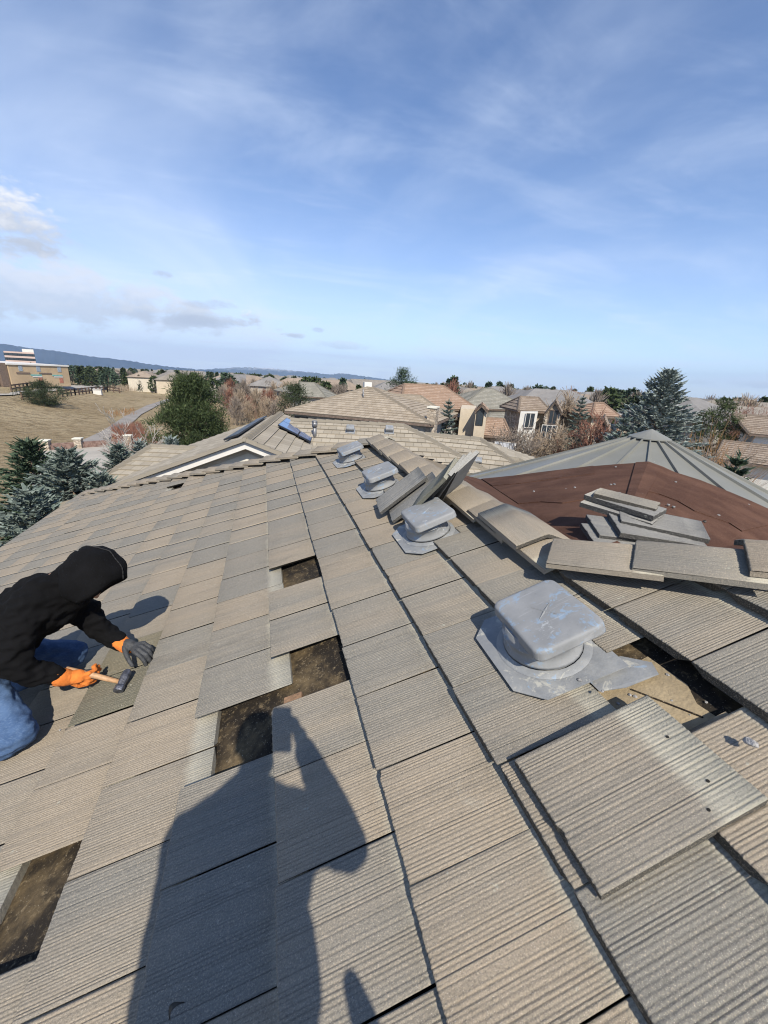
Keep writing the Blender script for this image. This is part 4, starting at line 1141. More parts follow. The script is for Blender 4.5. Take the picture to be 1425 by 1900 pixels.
def spruce(h, r, mat, seed, whorls=26, nb=9, tw=15, low=0.03, droop=0.25, size=1.0, name='spruce_tree'):
    R = np.random.default_rng(seed); root = bpy.data.objects.new(name, None); COL.objects.link(root)
    lv = Leaves(); tk = MB(); tk.tube((0, 0, -.2), (0, 0, h * .94), h * .022, .015, 7)
    for i in range(whorls):
        t = low + (1 - low) * (i / whorls) ** 0.92
        z = h * t; rl = r * (1 - t) ** 0.82 * R.uniform(.82, 1.12) + .05
        n = max(4, int(nb * (0.55 + 0.6 * (1 - t))))
        for k in range(n):
            a = 2 * math.pi * (k + R.uniform(-.3, .3)) / n + i * 1.7; l = rl * R.uniform(.72, 1.14)
            el = -droop * (1 - t) + .55 * t * t + R.uniform(-.1, .1)
            d = np.array([math.cos(a) * math.cos(el), math.sin(a) * math.cos(el), math.sin(el)]); side = np.array([-math.sin(a), math.cos(a), 0]); up = np.cross(d, side) * -1
            up = np.array([0, 0, 1.0])
            if l > .5: tk.tube((0, 0, z), V(d) * l * .85 + V((0, 0, z)), .012 + .012 * l, .005, 3, False)
            m = max(5, int(tw * 1.7 * (0.4 + l / r)))
            s = R.uniform(.12, 1.0, m) ** .8
            base = np.array([0, 0, z]) + d * (s * l)[:, None] + up * ((s ** 2) * l * .10)[:, None]
            sg = np.where(R.uniform(size=m) < .5, -1., 1.)[:, None]
            dirs = unit(d * R.uniform(.5, 1.0, (m, 1)) + side * sg * R.uniform(.2, .9, (m, 1)) + up * R.uniform(-.25, .4, (m, 1)))
            ln = (0.17 + .15 * (1 - s))[:, None] * R.uniform(.7, 1.25, (m, 1)) * size * (0.55 + .45 * min(1, l / (r * .5)))
            for q in range(3):
                wv = unit(np.cross(dirs, R.normal(size=(m, 3)))) * (R.uniform(.05, .085, (m, 1)) * size)
                j = R.normal(size=(m, 3)) * .03
                lv.add(base + j, dirs * ln, wv)
            # tip
            tipd = unit((d + up * .2)[None, :]); lv.add((np.array([0, 0, z]) + d * l * .92 + up * l * .1)[None, :], tipd * .3 * size, unit(np.cross(tipd, R.normal(size=(1, 3)))) * .09 * size)
    m = 14; zz = np.linspace(h * .88, h, m); lv.add(np.stack([np.zeros(m), np.zeros(m), zz], 1), unit(R.normal(size=(m, 3)) * np.array([.6, .6, .2]) + np.array([0, 0, .8])) * .24 * size, R.normal(size=(m, 3)) * .05)
    lv.build('crown', mat, root, .25)
    o = tk.build('trunk', M['bark']); o.parent = root
    return root
def pine(h, r, mat, seed, n=150, per=46, low=.12, name='pine_tree', up=.8, ln=.25, shape=1.0, cone=0):
    """rounded conifer of upright needle tufts on the ends of its branches"""
    R = np.random.default_rng(seed); root = bpy.data.objects.new(name, None); COL.objects.link(root)
    lv = Leaves(); tk = MB(); tk.tube((0, 0, -.2), (0, 0, h * .85), h * .025, .03, 7)
    for i in range(n):
        t = low + (1 - low) * R.uniform(0, 1) ** 1.15; a = R.uniform(0, 2 * math.pi)
        prof = (math.sin(math.pi * min(1, (t * .86 + .14)) ** 1.25)) ** .75 * shape
        if cone: prof = min(1.0, (1.05 - t) ** .8 * 1.12) * (1 + .16 * math.sin(3 * a + 9 * t) + .14 * math.sin(7 * a - 17 * t))
        rr = r * prof * R.uniform(.6, 1.04) if R.uniform() < .8 else r * prof * R.uniform(0, .5)
        c = np.array([math.cos(a) * rr, math.sin(a) * rr, h * t])
        if R.uniform() < .5: tk.tube((0, 0, max(0.1, h * t - rr * .55)), V(c), .03, .008, 3, False)
        m = per * 2; s = .20 + .16 * R.uniform()
        out = np.array([math.cos(a), math.sin(a), 0]) * .55
        p = c + R.normal(size=(m, 3)) * np.array([s, s, s * .8])
        d = unit(R.normal(size=(m, 3)) * .75 + np.array([0, 0, up]) + out)
        lv.add(p, d * ln * R.uniform(.6, 1.2, (m, 1)), unit(np.cross(d, R.normal(size=(m, 3)))) * R.uniform(.035, .065, (m, 1)))
    lv.build('crown', mat, root, .3); o = tk.build('trunk', M['bark']); o.parent = root
    return root
def bare(h, seed, mat, spread=.55, levels=4, kids=4, r0=None, name='bare_tree', split=0.25, thin=.62, droop=0.0, n0=1, rmin=.011):
    R = random.Random(seed); root = bpy.data.objects.new(name, None); COL.objects.link(root)
    tk = MB(); br = MB()
    r0 = r0 or h * .016
    def grow(p, d, l, r, lev):
        segs = 3 if lev < 2 else 2; q = V(p); dd = V(d)
        pts = []
        for s in range(segs):
            e = q + dd * (l / segs); rr = r * (1 - .45 * (s + 1) / segs)
            (tk if lev == 0 else br).tube(q, e, r * (1 - .45 * s / segs), max(rr, rmin), 5 if lev < 2 else 3, False)
            pts.append((e, rr, V(dd))); q = e
            dd = (dd + V((R.gauss(0, .13), R.gauss(0, .13), .07 - droop * lev))).normalized()
        if lev >= levels: return
        for k in range(kids + (1 if lev == 1 else 0) + (2 if lev == 0 else 0)):
            f = R.uniform(split if lev == 0 else .2, 1.0); i = min(segs - 1, int(f * segs)); base = V(p) if i == 0 else pts[i - 1][0]
            e, rr, dv = pts[i]; o = base.lerp(e, f * segs - i)
            ax = dv.orthogonal().normalized(); ax.rotate(Matrix.Rotation(R.uniform(0, 6.28), 3, dv))
            nd = (dv * R.uniform(.55, .95) + ax * spread * R.uniform(.7, 1.3) + V((0, 0, .12))).normalized()
            grow(o, nd, l * thin * R.uniform(.75, 1.15), max(rr * .62, rmin), lev + 1)
    for k in range(n0):
        d = V((R.gauss(0, .05 + .32 * (n0 > 1)), R.gauss(0, .05 + .32 * (n0 > 1)), 1)).normalized()
        grow(V((R.gauss(0, .1 * (n0 > 1)), R.gauss(0, .1 * (n0 > 1)), -.1)), d, h * .52, r0, 0)
    t_ = tk.build('trunk', mat); t_.parent = root; b_ = br.build('branches', mat); b_.parent = root
    return root
def shrub(h, r, mat, seed, n=90, name='bare_shrub'):
    R = random.Random(seed); root = bpy.data.objects.new(name, None); COL.objects.link(root); q = MB()
    for k in range(n):
        a = R.uniform(0, 6.28); s = r * math.sqrt(R.random()); p = V((math.cos(a) * s * .35, math.sin(a) * s * .35, 0)); e = V((math.cos(a) * s, math.sin(a) * s, h * R.uniform(.55, 1.0) * (1 - .35 * (s / r) ** 2)))
        q.tube(p, p.lerp(e, .6), .018, .012, 3, False); m = p.lerp(e, .6)
        for j in range(4):
            e2 = e + V((R.gauss(0, .2 * r), R.gauss(0, .2 * r), R.gauss(0, .12 * h))); q.tube(m.lerp(e, R.uniform(0, .5)), e2, .011, .005, 3, False)
    o = q.build('stems', mat); o.parent = root
    return root
def put(o, p, label, cat='tree', group=None, sc=1.0, rz=0.0):
    o.location = p; o.scale = (sc, sc, sc); o.rotation_euler.z = rz; tag(o, label, cat, group); return o
def tall(px, py, dist): 
    """height above the land of a pixel at a distance"""
    return away(px, py, dist).z - gr(dist, px).z

LS = None
put(spruce(tall(25, 818, 18), 2.9, M['green'], 1, 34, 11, 16, size=.9), gr(18, 20), 'dark green spruce at the left edge behind the roof eave')
put(spruce(tall(95, 836, 15), 3.0, M['blue'], 2, 36, 12, 18, size=.85), gr(15, 92), 'big blue spruce second from the left, beside the roof eave')
put(spruce(tall(0, 912, 11.5), 2.6, M['blue'], 3, 28, 11, 17, size=.8), gr(11.5, -4), 'blue grey spruce lowest at the left edge, just above the eave')
put(spruce(tall(198, 826, 21), 2.5, M['blue'], 4, 28, 11, 17, size=.85), gr(21, 196), 'compact blue green spruce in front of the white bare birch')
put(spruce(tall(238, 818, 26), 1.6, M['blue2'], 5, 18, 9, 15), gr(26, 240), 'small grey blue spruce right of the white bare birch')
put(spruce(tall(302, 812, 27), 2.3, M['blue2'], 6, 20, 10, 16), gr(27, 302), 'low pale blue spruce under the big pine')
put(spruce(tall(150, 880, 14.5), 2.3, M['blue'], 21, 24, 11, 16, size=.8), gr(14.5, 150), 'small blue spruce between the big blue one and the tiled eave')
put(pine(tall(345, 700, 34), 3.6, M['pine'], 7, 330, 60, .02, shape=1.0, cone=1), gr(34, 352), 'large bushy green pine standing before the dry field')
put(pine(tall(86, 710, 88), 3.0, M['pine2'], 8, 130, 44, .05, shape=1.1), gp(86, 752), 'round dark pine bush at the edge of the school yard')
put(bare(tall(212, 722, 27), 9, M['birch'], .40, 4, 4, .085, 'birch_tree', .3, thin=.58, rmin=.0105), gr(27, 222), 'white leafless birch rising between the small spruces')
put(spruce(tall(1248, 687, 27), 4.7, M['blue2'], 10, 44, 14, 21, size=1.1), gr(27, 1240), 'tall silvery blue spruce behind the grey metal turret')
put(spruce(tall(1175, 770, 25), 1.9, M['blue'], 22, 16, 9, 15), gr(25, 1178), 'low blue spruce left of the tall silvery one')
put(spruce(tall(1430, 850, 15.5), 1.6, M['green'], 11, 20, 10, 16), gr(15.5, 1425), 'dark spruce at the right edge before the white garage wall')
put(pine(tall(1358, 744, 45), 2.0, M['pine'], 12, 110, 44, .1), gr(45, 1357), 'green pine right of the white dark-roofed house')
put(spruce(tall(836, 742, 30), 1.4, M['blue'], 13, 20, 9, 14), gr(30, 838), 'narrow blue spruce between the chimney house and the orange-roofed house')
put(pine(tall(746, 688, 48), 2.5, M['green'], 14, 120, 44, .1, up=.5), gr(48, 748), 'dark conifer rising behind the orange roof gable')
put(pine(tall(545, 714, 45), 2.0, M['pine2'], 15, 90, 44, .05), gr(45, 546), 'dark evergreen beside the corner of the big tan roof')
put(bare(tall(1075, 712, 44), 16, M['tantwig'], .55, 4, 5, .13, 'bare_tree', .25, rmin=.026), gr(44, 1078), 'tall leafless tree behind the brown stone house gable')
put(bare(tall(1070, 765, 30), 17, M['tantwig'], .75, 4, 5, .14, 'bare_tree', .05, n0=3, rmin=.017), gr(30, 1062), 'wide leafless tree with tan limbs in front of the stone house')
put(spruce(tall(1090, 735, 40), 1.9, M['blue'], 18, 20, 9, 14), gr(40, 1090), 'blue green spruce among bare branches left of the white gable')
put(bare(tall(1120, 760, 30), 19, M['redtwig'], .6, 4, 5, .08, 'bare_tree', .1, n0=3, rmin=.016), gr(30, 1130), 'reddish leafless tree before the small white gable')
put(bare(tall(930, 765, 27), 20, M['twig'], .7, 4, 5, .06, 'bare_tree', .05, n0=4, rmin=.015), gr(27, 920), 'grey leafless bush-like tree behind the basketball backboard')
put(shrub(tall(975, 790, 30), 1.9, M['twig'], 23, 110), gr(30, 975), 'brown leafless hedge shrub right of the basketball backboard', 'shrub')
put(shrub(tall(1365, 795, 30), 2.6, M['orangetwig'], 24, 150), gr(30, 1362), 'orange brown leafless shrub above the white garage', 'shrub')
put(bare(tall(1345, 790, 23), 25, M['twig'], .6, 4, 4, .05, 'bare_tree', .05, n0=3), gr(23, 1335), 'thin grey leafless shrub tree at the corner of the white garage')
put(shrub(2.2, 2.4, M['redtwig'], 26, 140), gr(40, 245), 'red brown leafless shrubs beyond the masonry wall', 'shrub')
put(bare(tall(1404, 742, 60), 27, M['redtwig'], .6, 4, 5, .12, 'bare_tree', .1, n0=2), gr(60, 1405), 'russet leafless tree near the right edge beyond the houses')

# ------------------------------------------------------------------ houses
M['glass'] = plain('window_glass', (0.035, 0.045, 0.055), 0.12, 0, .1, 1, spec=.6)
M['white'] = plain('white_trim', (0.60, 0.58, 0.54), 0.7, 0, .04)
M['whitewall'] = plain('white_stucco', (0.62, 0.61, 0.57), 0.9, 0, .06, 2, .2, 40)
M['greige'] = plain('grey_beige_stucco', (0.36, 0.33, 0.285), 0.9, 0, .08, 2, .2, 40)
M['tanwall'] = plain('tan_stucco', (0.50, 0.425, 0.32), 0.9, 0, .07, 2, .2, 40)
M['darkframe'] = plain('dark_bronze_frame', (0.03, 0.026, 0.022), 0.5)
M['fascia'] = plain('brown_fascia', (0.15, 0.11, 0.085), 0.7)
t = NT('stone_veneer'); ob = t.tc.outputs['Object']
vo = t.N.new('ShaderNodeTexVoronoi'); vo.inputs['Scale'].default_value = 3.2; t.link(t.mapping(ob, (1, 1, 1.9)), vo.inputs['Vector'])
hs = t.N.new('ShaderNodeSeparateColor'); t.link(vo.outputs['Color'], hs.inputs[0])
c = t.mix(hs.outputs[0], (0.24, 0.185, 0.13), (0.50, 0.43, 0.34)); ve = t.N.new('ShaderNodeTexVoronoi'); ve.feature = 'DISTANCE_TO_EDGE'; ve.inputs['Scale'].default_value = 3.2; t.link(t.mapping(ob, (1, 1, 1.9)), ve.inputs['Vector'])
c = t.mix(t.ramp(ve.outputs['Distance'], .0, .06), (0.16, 0.14, 0.12), c); t.bump(ve.outputs['Distance'], .6, .08); M['stone'] = t.done(c, .9)
TILE = {
 'tan': M['nbr_tile'],
 'grey': far_tile_mat('grey_green_roof_tile', (0.235, 0.225, 0.19), (0.29, 0.275, 0.23), (0.20, 0.19, 0.165)),
 'orange': far_tile_mat('orange_clay_roof_tile', (0.30, 0.205, 0.145), (0.36, 0.262, 0.195), (0.28, 0.21, 0.16)),
 'brown': far_tile_mat('brown_roof_tile', (0.235, 0.185, 0.142), (0.30, 0.245, 0.195), (0.21, 0.175, 0.145)),
 'slate': far_tile_mat('dark_slate_roof_tile', (0.06, 0.065, 0.075), (0.095, 0.10, 0.11), (0.08, 0.08, 0.085)),
 'rust': far_tile_mat('rusty_brown_roof_tile', (0.29, 0.195, 0.14), (0.35, 0.25, 0.185), (0.25, 0.19, 0.15)),
 'gable': far_tile_mat('weathered_grey_tan_roof_tile', (0.29, 0.255, 0.20), (0.36, 0.32, 0.255), (0.24, 0.215, 0.175)),
}
def window(parent, p, right, up, w, h, fr='white', arch=False, mull=1):
    """p: centre of the opening on the wall, right and up in the wall"""
    right = V(right).normalized(); up = V(up).normalized(); n = right.cross(up)
    if n.dot(CAM - p) < 0: n = -n
    q = MB(); t_ = .05
    def slab(m_, x0, x1, y0, y1, z0, z1):
        B = [p + right * x + up * y + n * z0 for x, y in ((x0, y0), (x1, y0), (x1, y1), (x0, y1))]; m_.prism(B, [b_ + n * (z1 - z0) for b_ in B])
    W, H = w / 2, h / 2
    slab(q, -W, W, -H, -H + t_, -.02, .05); slab(q, -W, W, H - t_, H, -.02, .05); slab(q, -W, -W + t_, -H + t_, H - t_, -.02, .05); slab(q, W - t_, W, -H + t_, H - t_, -.02, .05)
    for k in range(mull): x = -W + w * (k + 1) / (mull + 1); slab(q, x - .025, x + .025, -H + t_, H - t_, -.02, .045)
    if arch:
        pts = [p + up * H + right * (W * math.cos(a)) + up * (W * math.sin(a)) + n * -.02 for a in [math.pi * k / 10 for k in range(11)]]; q.prism(pts, [x + n * .07 for x in pts])
    f = q.build('window', M[fr], parent)
    g = MB(); slab(g, -W + t_, W - t_, -H + t_, H - t_, -.015, .02); g.build('pane', M['glass'], f); return f
def roof_caps(q, a, b_, w=.14, h=.09):
    d = (b_ - a); n = max(1, int(d.length / .36)); s = d.cross(V((0, 0, 1))).normalized()
    for k in range(n):
        p0 = a + d * (k / n); p1 = a + d * ((k + 1.12) / n); u0 = V((0, 0, h + .035)); u1 = V((0, 0, h + .005))
        q.prism([p0 - s * w, p0 + s * w, p1 + s * w, p1 - s * w][::-1], [p0 - s * w * .35 + u0, p0 + s * w * .35 + u0, p1 + s * w * .35 + u1, p1 - s * w * .35 + u1][::-1])
def hip_house(label, eL, eR, Ze, rL, rR, pitch, roofm, wallm, group=None, base=None, over=.45, gableL=False, gableR=False, capm=None, dist=None, name='tiled_house', near=True, simple=False, fas='fascia'):
    """eave and ridge given as picture points, stood at the height Ze; the ridge height follows from the pitch"""
    A = on_z(*eL, Ze); B = on_z(*eR, Ze); e = (B - A); e.z = 0; LEN = e.length; e.normalize(); pr = V((-e.y, e.x, 0))
    if pr.dot(A - CAM) < 0: pr = -pr
    best = None
    for k in range(1, 700):
        Zr = Ze + k * .01
        if Zr >= CAM.z - .02 and ray(*rL).z < 0: break
        p, q = on_z(*rL, Zr), on_z(*rR, Zr); run = ((p - A).dot(pr) + (q - A).dot(pr)) / 2
        if run <= 0: continue
        d = abs(math.atan2(Zr - Ze, run) - math.radians(pitch))
        if best is None or d < best[0]: best = (d, Zr, run, (p - A).dot(e), (q - A).dot(e))
    _, Zr, run, s0, s1 = best
    run = (Zr - Ze) / math.tan(math.radians(pitch)) if abs(best[0]) < .05 else run
    s0 = min(s0, s1 - .05); rLp = A + e * s0 + pr * run; rRp = A + e * s1 + pr * run; rLp.z = rRp.z = Zr
    C_, D = A + pr * 2 * run, B + pr * 2 * run
    ctr = (A + B + C_ + D) / 4; ctr.z = base if base is not None else zg((V((ctr.x, ctr.y, 0)) - V((CAM.x, CAM.y, 0))).length)
    t_ = thing(name, label, 'house', ctr, group)
    q = MB(); tiled(q, [A, B, rRp, rLp], close=near); tiled(q, [D, C_, rLp, rRp], close=near)
    tiled(q, [C_, A, rLp], close=near); tiled(q, [B, D, rRp], close=near)
    rf = q.build('roof', TILE[roofm], t_)
    if not simple:
        q = MB(); roof_caps(q, rLp, rRp); 
        for a_, b_ in ((A, rLp), (B, rRp), (C_, rLp), (D, rRp)): roof_caps(q, a_, b_)
        q.build('ridge_cap', TILE[roofm], rf)
    w = MB(); o = over; z0 = ctr.z - .3
    f = [A + e * o + pr * o, B - e * o + pr * o, D - e * o - pr * o, C_ + e * o - pr * o]
    w.prism([V((p.x, p.y, z0)) for p in f], [V((p.x, p.y, Ze - .05)) for p in f]); w.build('wall', M[wallm], t_)
    q = MB()
    for a_, b_ in ((A, B), (B, D), (D, C_), (C_, A)):
        d = (b_ - a_).normalized(); s = d.cross(V((0, 0, 1))) * .03
        q.prism([a_ - s - V((0, 0, .14)), a_ + s - V((0, 0, .14)), b_ + s - V((0, 0, .14)), b_ - s - V((0, 0, .14))], [a_ - s - V((0, 0, .02)), a_ + s - V((0, 0, .02)), b_ + s - V((0, 0, .02)), b_ - s - V((0, 0, .02))])
    q.build('fascia', M[fas], t_)
    return t_, dict(A=A, B=B, C=C_, D=D, e=e, pr=pr, rL=rLp, rR=rRp, Zr=Zr, len=LEN, run=run, o=o, Ze=Ze)
UPV = V((0, 0, 1))
def face_window(t_, g, s, z, w, h, fr='darkframe', **k):
    """window on the front wall, s metres from its left eave corner"""
    p = g['A'] + g['e'] * s + g['pr'] * g['o']; p.z = z
    return window(t_, p, g['e'], UPV, w, h, fr, **k)
# the neighbour behind ours, with panels on its roof
def neighbour():
    Zr = -.90; G = on_z(455, 818, Zr); Lp = on_z(521, 767, Zr); d = (Lp - G); d.z = 0; LEN = d.length; d.normalize(); s = V((d.y, -d.x, 0)); tp = math.tan(PITCH)
    t_ = thing('tiled_house', 'next-door house with weathered tiles, white-trimmed gable and blue panels on its roof', 'house', V((G.x, G.y + 6, GZ)))
    ze = -2.95; run = (Zr - ze) / tp
    q = MB()
    tiled(q, [G + s * run - UPV * (Zr - ze), G, Lp, Lp + s * run - UPV * (Zr - ze)])
    tiled(q, [G - s * run - UPV * (Zr - ze), Lp - s * run - UPV * (Zr - ze), Lp, G])
    Lb = Lp + d * 2.5 - UPV * .95
    tiled(q, [Lp - s * run - UPV * (Zr - ze), Lp + s * run - UPV * (Zr - ze), Lp + d * .05])
    rf = q.build('roof', TILE['gable'], t_)
    q = MB(); roof_caps(q, G, Lp)
    for sg in (1, -1): roof_caps(q, G + s * sg * run - UPV * (Zr - ze) - d * .02, G - d * .02, .13, .08)
    q.build('ridge_cap', TILE['gable'], rf)
    # gable end
    g0 = G + d * .35; q = MB(); zb = GZ - .2
    P = [g0 + s * (run - .4) - UPV * ((run - .4) * tp + .12), g0 - UPV * .12, g0 - s * (run - .4) - UPV * ((run - .4) * tp + .12)]
    P = [V((P[0].x, P[0].y, zb))] + P + [V((P[2].x, P[2].y, zb))]
    back = [p + d * (LEN - .4) for p in P]; q.prism(P, back); q.build('wall', M['cream'], t_)
    q = MB()
    for sg in (1, -1):
        a_, b_ = G - d * .04 - UPV * .03, G + s * sg * run - UPV * (Zr - ze) - d * .04 - UPV * .03
        q.prism([a_ - UPV * .20, a_, b_, b_ - UPV * .20], [x + d * .06 for x in (a_ - UPV * .20, a_, b_, b_ - UPV * .20)])
    q.build('rake_board', M['white'], t_)
    q = MB(); a_ = g0 - d * .03 - UPV * .42
    w_ = run * .36
    q.prism([a_ - UPV * .0, a_ + s * w_ - UPV * (w_ * tp), a_ - s * w_ - UPV * (w_ * tp)], [x + d * .02 for x in (a_, a_ + s * w_ - UPV * (w_ * tp), a_ - s * w_ - UPV * (w_ * tp))]); q.build('gable_panel', M['creamlight'], t_)
    # blue panels on the east slope and a row seen edge-on on the west one
    sl = (s * math.cos(PITCH) - UPV * math.sin(PITCH)); nn = d.cross(sl); nn = nn if nn.z > 0 else -nn
    pl = G + nn * .12
    def onE(px, py): return on_plane(px, py, pl, nn)
    for quad in (((531, 778), (566, 793), (556, 807), (515, 791)), ((566.5, 793.3), (580, 813), (574, 820), (556.5, 807.3))):
        pass
    c0, c1, c2, c3 = onE(531, 777), onE(563, 793), onE(553, 808), onE(515, 790)
    x = (c1 - c0); y = (c3 - c0)
    for k, (o_, xx, yy) in enumerate(((c0, x, y), (c0 + x * 1.02 + y * .02, x * .60, y))):
        q = MB(); B4 = [o_, o_ + xx, o_ + xx + yy, o_ + yy]; q.prism(B4, [p + nn * .05 for p in B4]); pn = q.build('solar_panel', M['bronze'], t_)
        q = MB(); 
        for h_ in (0, 1):
            a0 = .03 + h_ * .485; B4 = [o_ + xx * .03 + yy * a0, o_ + xx * .97 + yy * a0, o_ + xx * .97 + yy * (a0 + .455), o_ + xx * .03 + yy * (a0 + .455)]; q.prism([p + nn * .049 for p in B4], [p + nn * .056 for p in B4])
        q.build('panel_glass', M['panel'], pn)
    sw = (-s * math.cos(PITCH) - UPV * math.sin(PITCH)); nw = sw.cross(d); nw = nw if nw.z > 0 else -nw
    for k in range(4):
        o_ = G + d * (1.6 + k * 1.5) + sw * .55 + nw * .10; q = MB(); B4 = [o_, o_ + d * 1.47, o_ + d * 1.47 + sw * .5, o_ + sw * .5]; q.prism(B4, [p + nw * .05 for p in B4]); pn = q.build('solar_panel', M['bronze'], t_)
        q = MB(); B4 = [p + nw * .05 + (o_ + d * .735 + sw * .25 - p) * .05 for p in B4]; q.prism(B4, [p + nw * .006 for p in B4]); q.build('panel_glass', M['panel2'], pn)
    # cross wings stepping down to the right, their slopes towards us
    def wing(rA, rB, Z, ze_, hipR=True, cap=True):
        A_, B_ = on_z(*rA, Z), on_z(*rB, Z); ee = (B_ - A_); ee.z = 0; ee.normalize(); f = V((ee.y, -ee.x, 0)); rn = (Z - ze_) / tp; dz = UPV * (Z - ze_)
        q_ = MB(); tiled(q_, [A_ + f * rn - dz, B_ + f * rn + ee * (rn if hipR else 0) - dz, B_, A_]); tiled(q_, [B_ - f * rn + ee * rn - dz, A_ - f * rn - dz, A_, B_])
        tiled(q_, [B_ + f * rn + ee * rn - dz, B_ - f * rn + ee * rn - dz, B_])
        r_ = q_.build('roof', TILE['gable'], t_)
        q_ = MB(); roof_caps(q_, A_, B_); roof_caps(q_, B_ + f * rn + ee * rn - dz, B_); q_.build('ridge_cap', TILE['gable'], r_)
        q_ = MB(); F = [A_ + f * (rn - .4), B_ + f * (rn - .4) + ee * (rn - .4), B_ - f * (rn - .4) + ee * (rn - .4), A_ - f * (rn - .4)]
        q_.prism([V((p.x, p.y, GZ - .2)) for p in F], [V((p.x, p.y, ze_ - .04)) for p in F]); q_.build('wall', M['cream'], t_)
        n_ = (f * math.sin(PITCH) + UPV * math.cos(PITCH))
        return A_, n_, f, ee, r_
    w1 = wing((540, 780), (749, 790.5), -.90, -2.9); w2 = wing((757, 803.5), (891, 816), -1.30, -3.0); w3 = wing((835, 844), (962, 854), -1.85, -3.0)
    for (px, py), w_ in (((650, 797), w1), ((722, 798), w1), ((885, 857), w3)):
        p = on_plane(px, py + 5, w_[0], w_[1]); f = w_[2]; ee = w_[3]; n_ = w_[1]; u_ = ee.cross(n_); u_ = u_ if u_.z > 0 else -u_
        def L3(a, b_, c): return p + ee * a + u_ * b_ + n_ * c
        q = MB(); q.loft([[L3(x_ * k, y_ * k, z_) for x_, y_ in rrect(.16, .16, .03, 3)] for k, z_ in ((1.25, .05), (1.25, .07), (.8, .08), (.8, .16), (1, .16), (1, .26), (.85, .28))], True, True); q.build('roof_vent', M['vent'], w_[4])
    a_ = on_plane(584, 812, w1[0], w1[1]); q = MB()
    q.tube(a_ - UPV * .1, a_ + UPV * .42, .075, .075, 12); q.tube(a_ + UPV * .42, a_ + UPV * .62, .105, .105, 12); q.tube(a_ + UPV * .62, a_ + UPV * .66, .12, .09, 12); q.build('flue_pipe', M['bronze2'], t_)
    # small hip roof at the left
    A_ = on_z(281, 829, -2.0); B_ = on_z(372, 833, -2.0); E0 = on_z(186, 891, -2.72); ee = (B_ - A_); ee.z = 0; ee.normalize(); f = V((ee.y, -ee.x, 0)); rn = max(.8, (E0 - A_).dot(f)); sL = (E0 - A_).dot(ee)
    dz = UPV * .72; q = MB()
    c_ = [A_ + f * rn + ee * sL - dz, B_ + f * rn + ee * 1.5 - dz, B_ + ee * 1.5, A_]; tiled(q, c_); tiled(q, [A_ - f * rn + ee * sL - dz, c_[0], A_]); tiled(q, [B_ - f * rn + ee * 1.5 - dz, A_ - f * rn + ee * sL - dz, A_, B_ + ee * 1.5])
    r_ = q.build('roof', TILE['gable'], t_); q = MB(); roof_caps(q, c_[0], A_); roof_caps(q, A_, B_ + ee * 1.5); q.build('ridge_cap', TILE['gable'], r_)
    q = MB(); F = [A_ + f * (rn - .3) + ee * (sL + .3), B_ + f * (rn - .3) + ee * 1.4, B_ - f * (rn - .3) + ee * 1.4, A_ - f * (rn - .3) + ee * (sL + .3)]; q.prism([V((p.x, p.y, GZ - .2)) for p in F], [V((p.x, p.y, -2.74)) for p in F]); q.build('wall', M['whitewall'], t_)
    return t_
M['creamlight'] = plain('pale_cream_board', (0.62, 0.59, 0.50), .85, 0, .05)
M['bronze'] = plain('dark_panel_frame', (0.022, 0.024, 0.030), .45, .3)
M['bronze2'] = plain('grey_galvanised_flue', (0.20, 0.20, 0.205), .45, .5)
t = NT('blue_solar_glass'); ob = t.tc.outputs['Object']
bk = t.N.new('ShaderNodeTexBrick'); bk.inputs['Scale'].default_value = 1.0
M['panel2'] = plain('dark_solar_glass', (0.012, 0.016, 0.018), .35)
M['panel'] = t.done((0.05, 0.11, 0.26), 0.12, 0.0, .8)
neighbour()
# the big tan house beyond
T, g = hip_house('big house with broad tan tiled hip roof, grey walls and a stone chimney', (528, 763), (803, 788), -1.6, (668, 720.5), (707, 720.5), 21, 'tan', 'greige')
face_window(T, g, 1.05, -2.35, 1.0, .9); face_window(T, g, 4.0, -2.35, .95, .8); face_window(T, g, 1.95, -2.1, .35, .3)
def chimney(t_, px0, py0, px1, z0, w, dd, mat, g):
    p = on_plane(px0, py0, g['B'] + g['pr'] * .3, g['pr']); q_ = on_plane(px1, py0, g['B'] + g['pr'] * .3, g['pr']); W = (q_ - p).length
    q = MB(); e, pr = g['e'], g['pr']; F = [p, p + e * W, p + e * W + pr * dd, p + pr * dd]
    q.prism([V((x.x, x.y, z0)) for x in F], F); c = q.build('chimney', M[mat], t_)
    q = MB(); m_ = (F[0] + F[2]) / 2; F2 = [m_ + (x - m_) * 1.14 + UPV * .002 for x in F]; q.prism(F2, [x + UPV * .10 for x in F2]); q.build('chimney_cap', M['creamlight'], c)
chimney(T, 793.5, 757, 809.5, GZ, 1, .8, 'stone', g)
p = on_z(690, 714, g['Zr']); q = MB(); c0 = g['rL'].lerp(g['rR'], .42)
q.box((c0.x - .28, c0.y + .5, c0.z - .6), (c0.x + .28, c0.y + 1.0, c0.z + .42)); q.build('chimney', M['whitewall'], T)
for f_, h_ in ((.62, .55), (.75, .35)):
    a_ = g['rL'].lerp(g['rR'], f_) - g['pr'] * (.9 + f_) - UPV * (.9 + f_) * .38; q = MB(); q.tube(a_ - UPV * .1, a_ + UPV * h_, .05, .05, 8); q.build('pipe', M['bronze2'], T)
T2, g2 = hip_house('second tan tiled wing stepping back right of the stone chimney', (690, 760), (824, 766), -1.6, (700, 732), (777, 734), 21, 'tan', 'greige', base=GZ)
T3, g3 = hip_house('low tan roofed wing with white wall between chimney and narrow blue spruce', (800, 772), (846, 776.5), -1.9, (790, 757), (822, 760), 20, 'tan', 'whitewall', base=GZ)
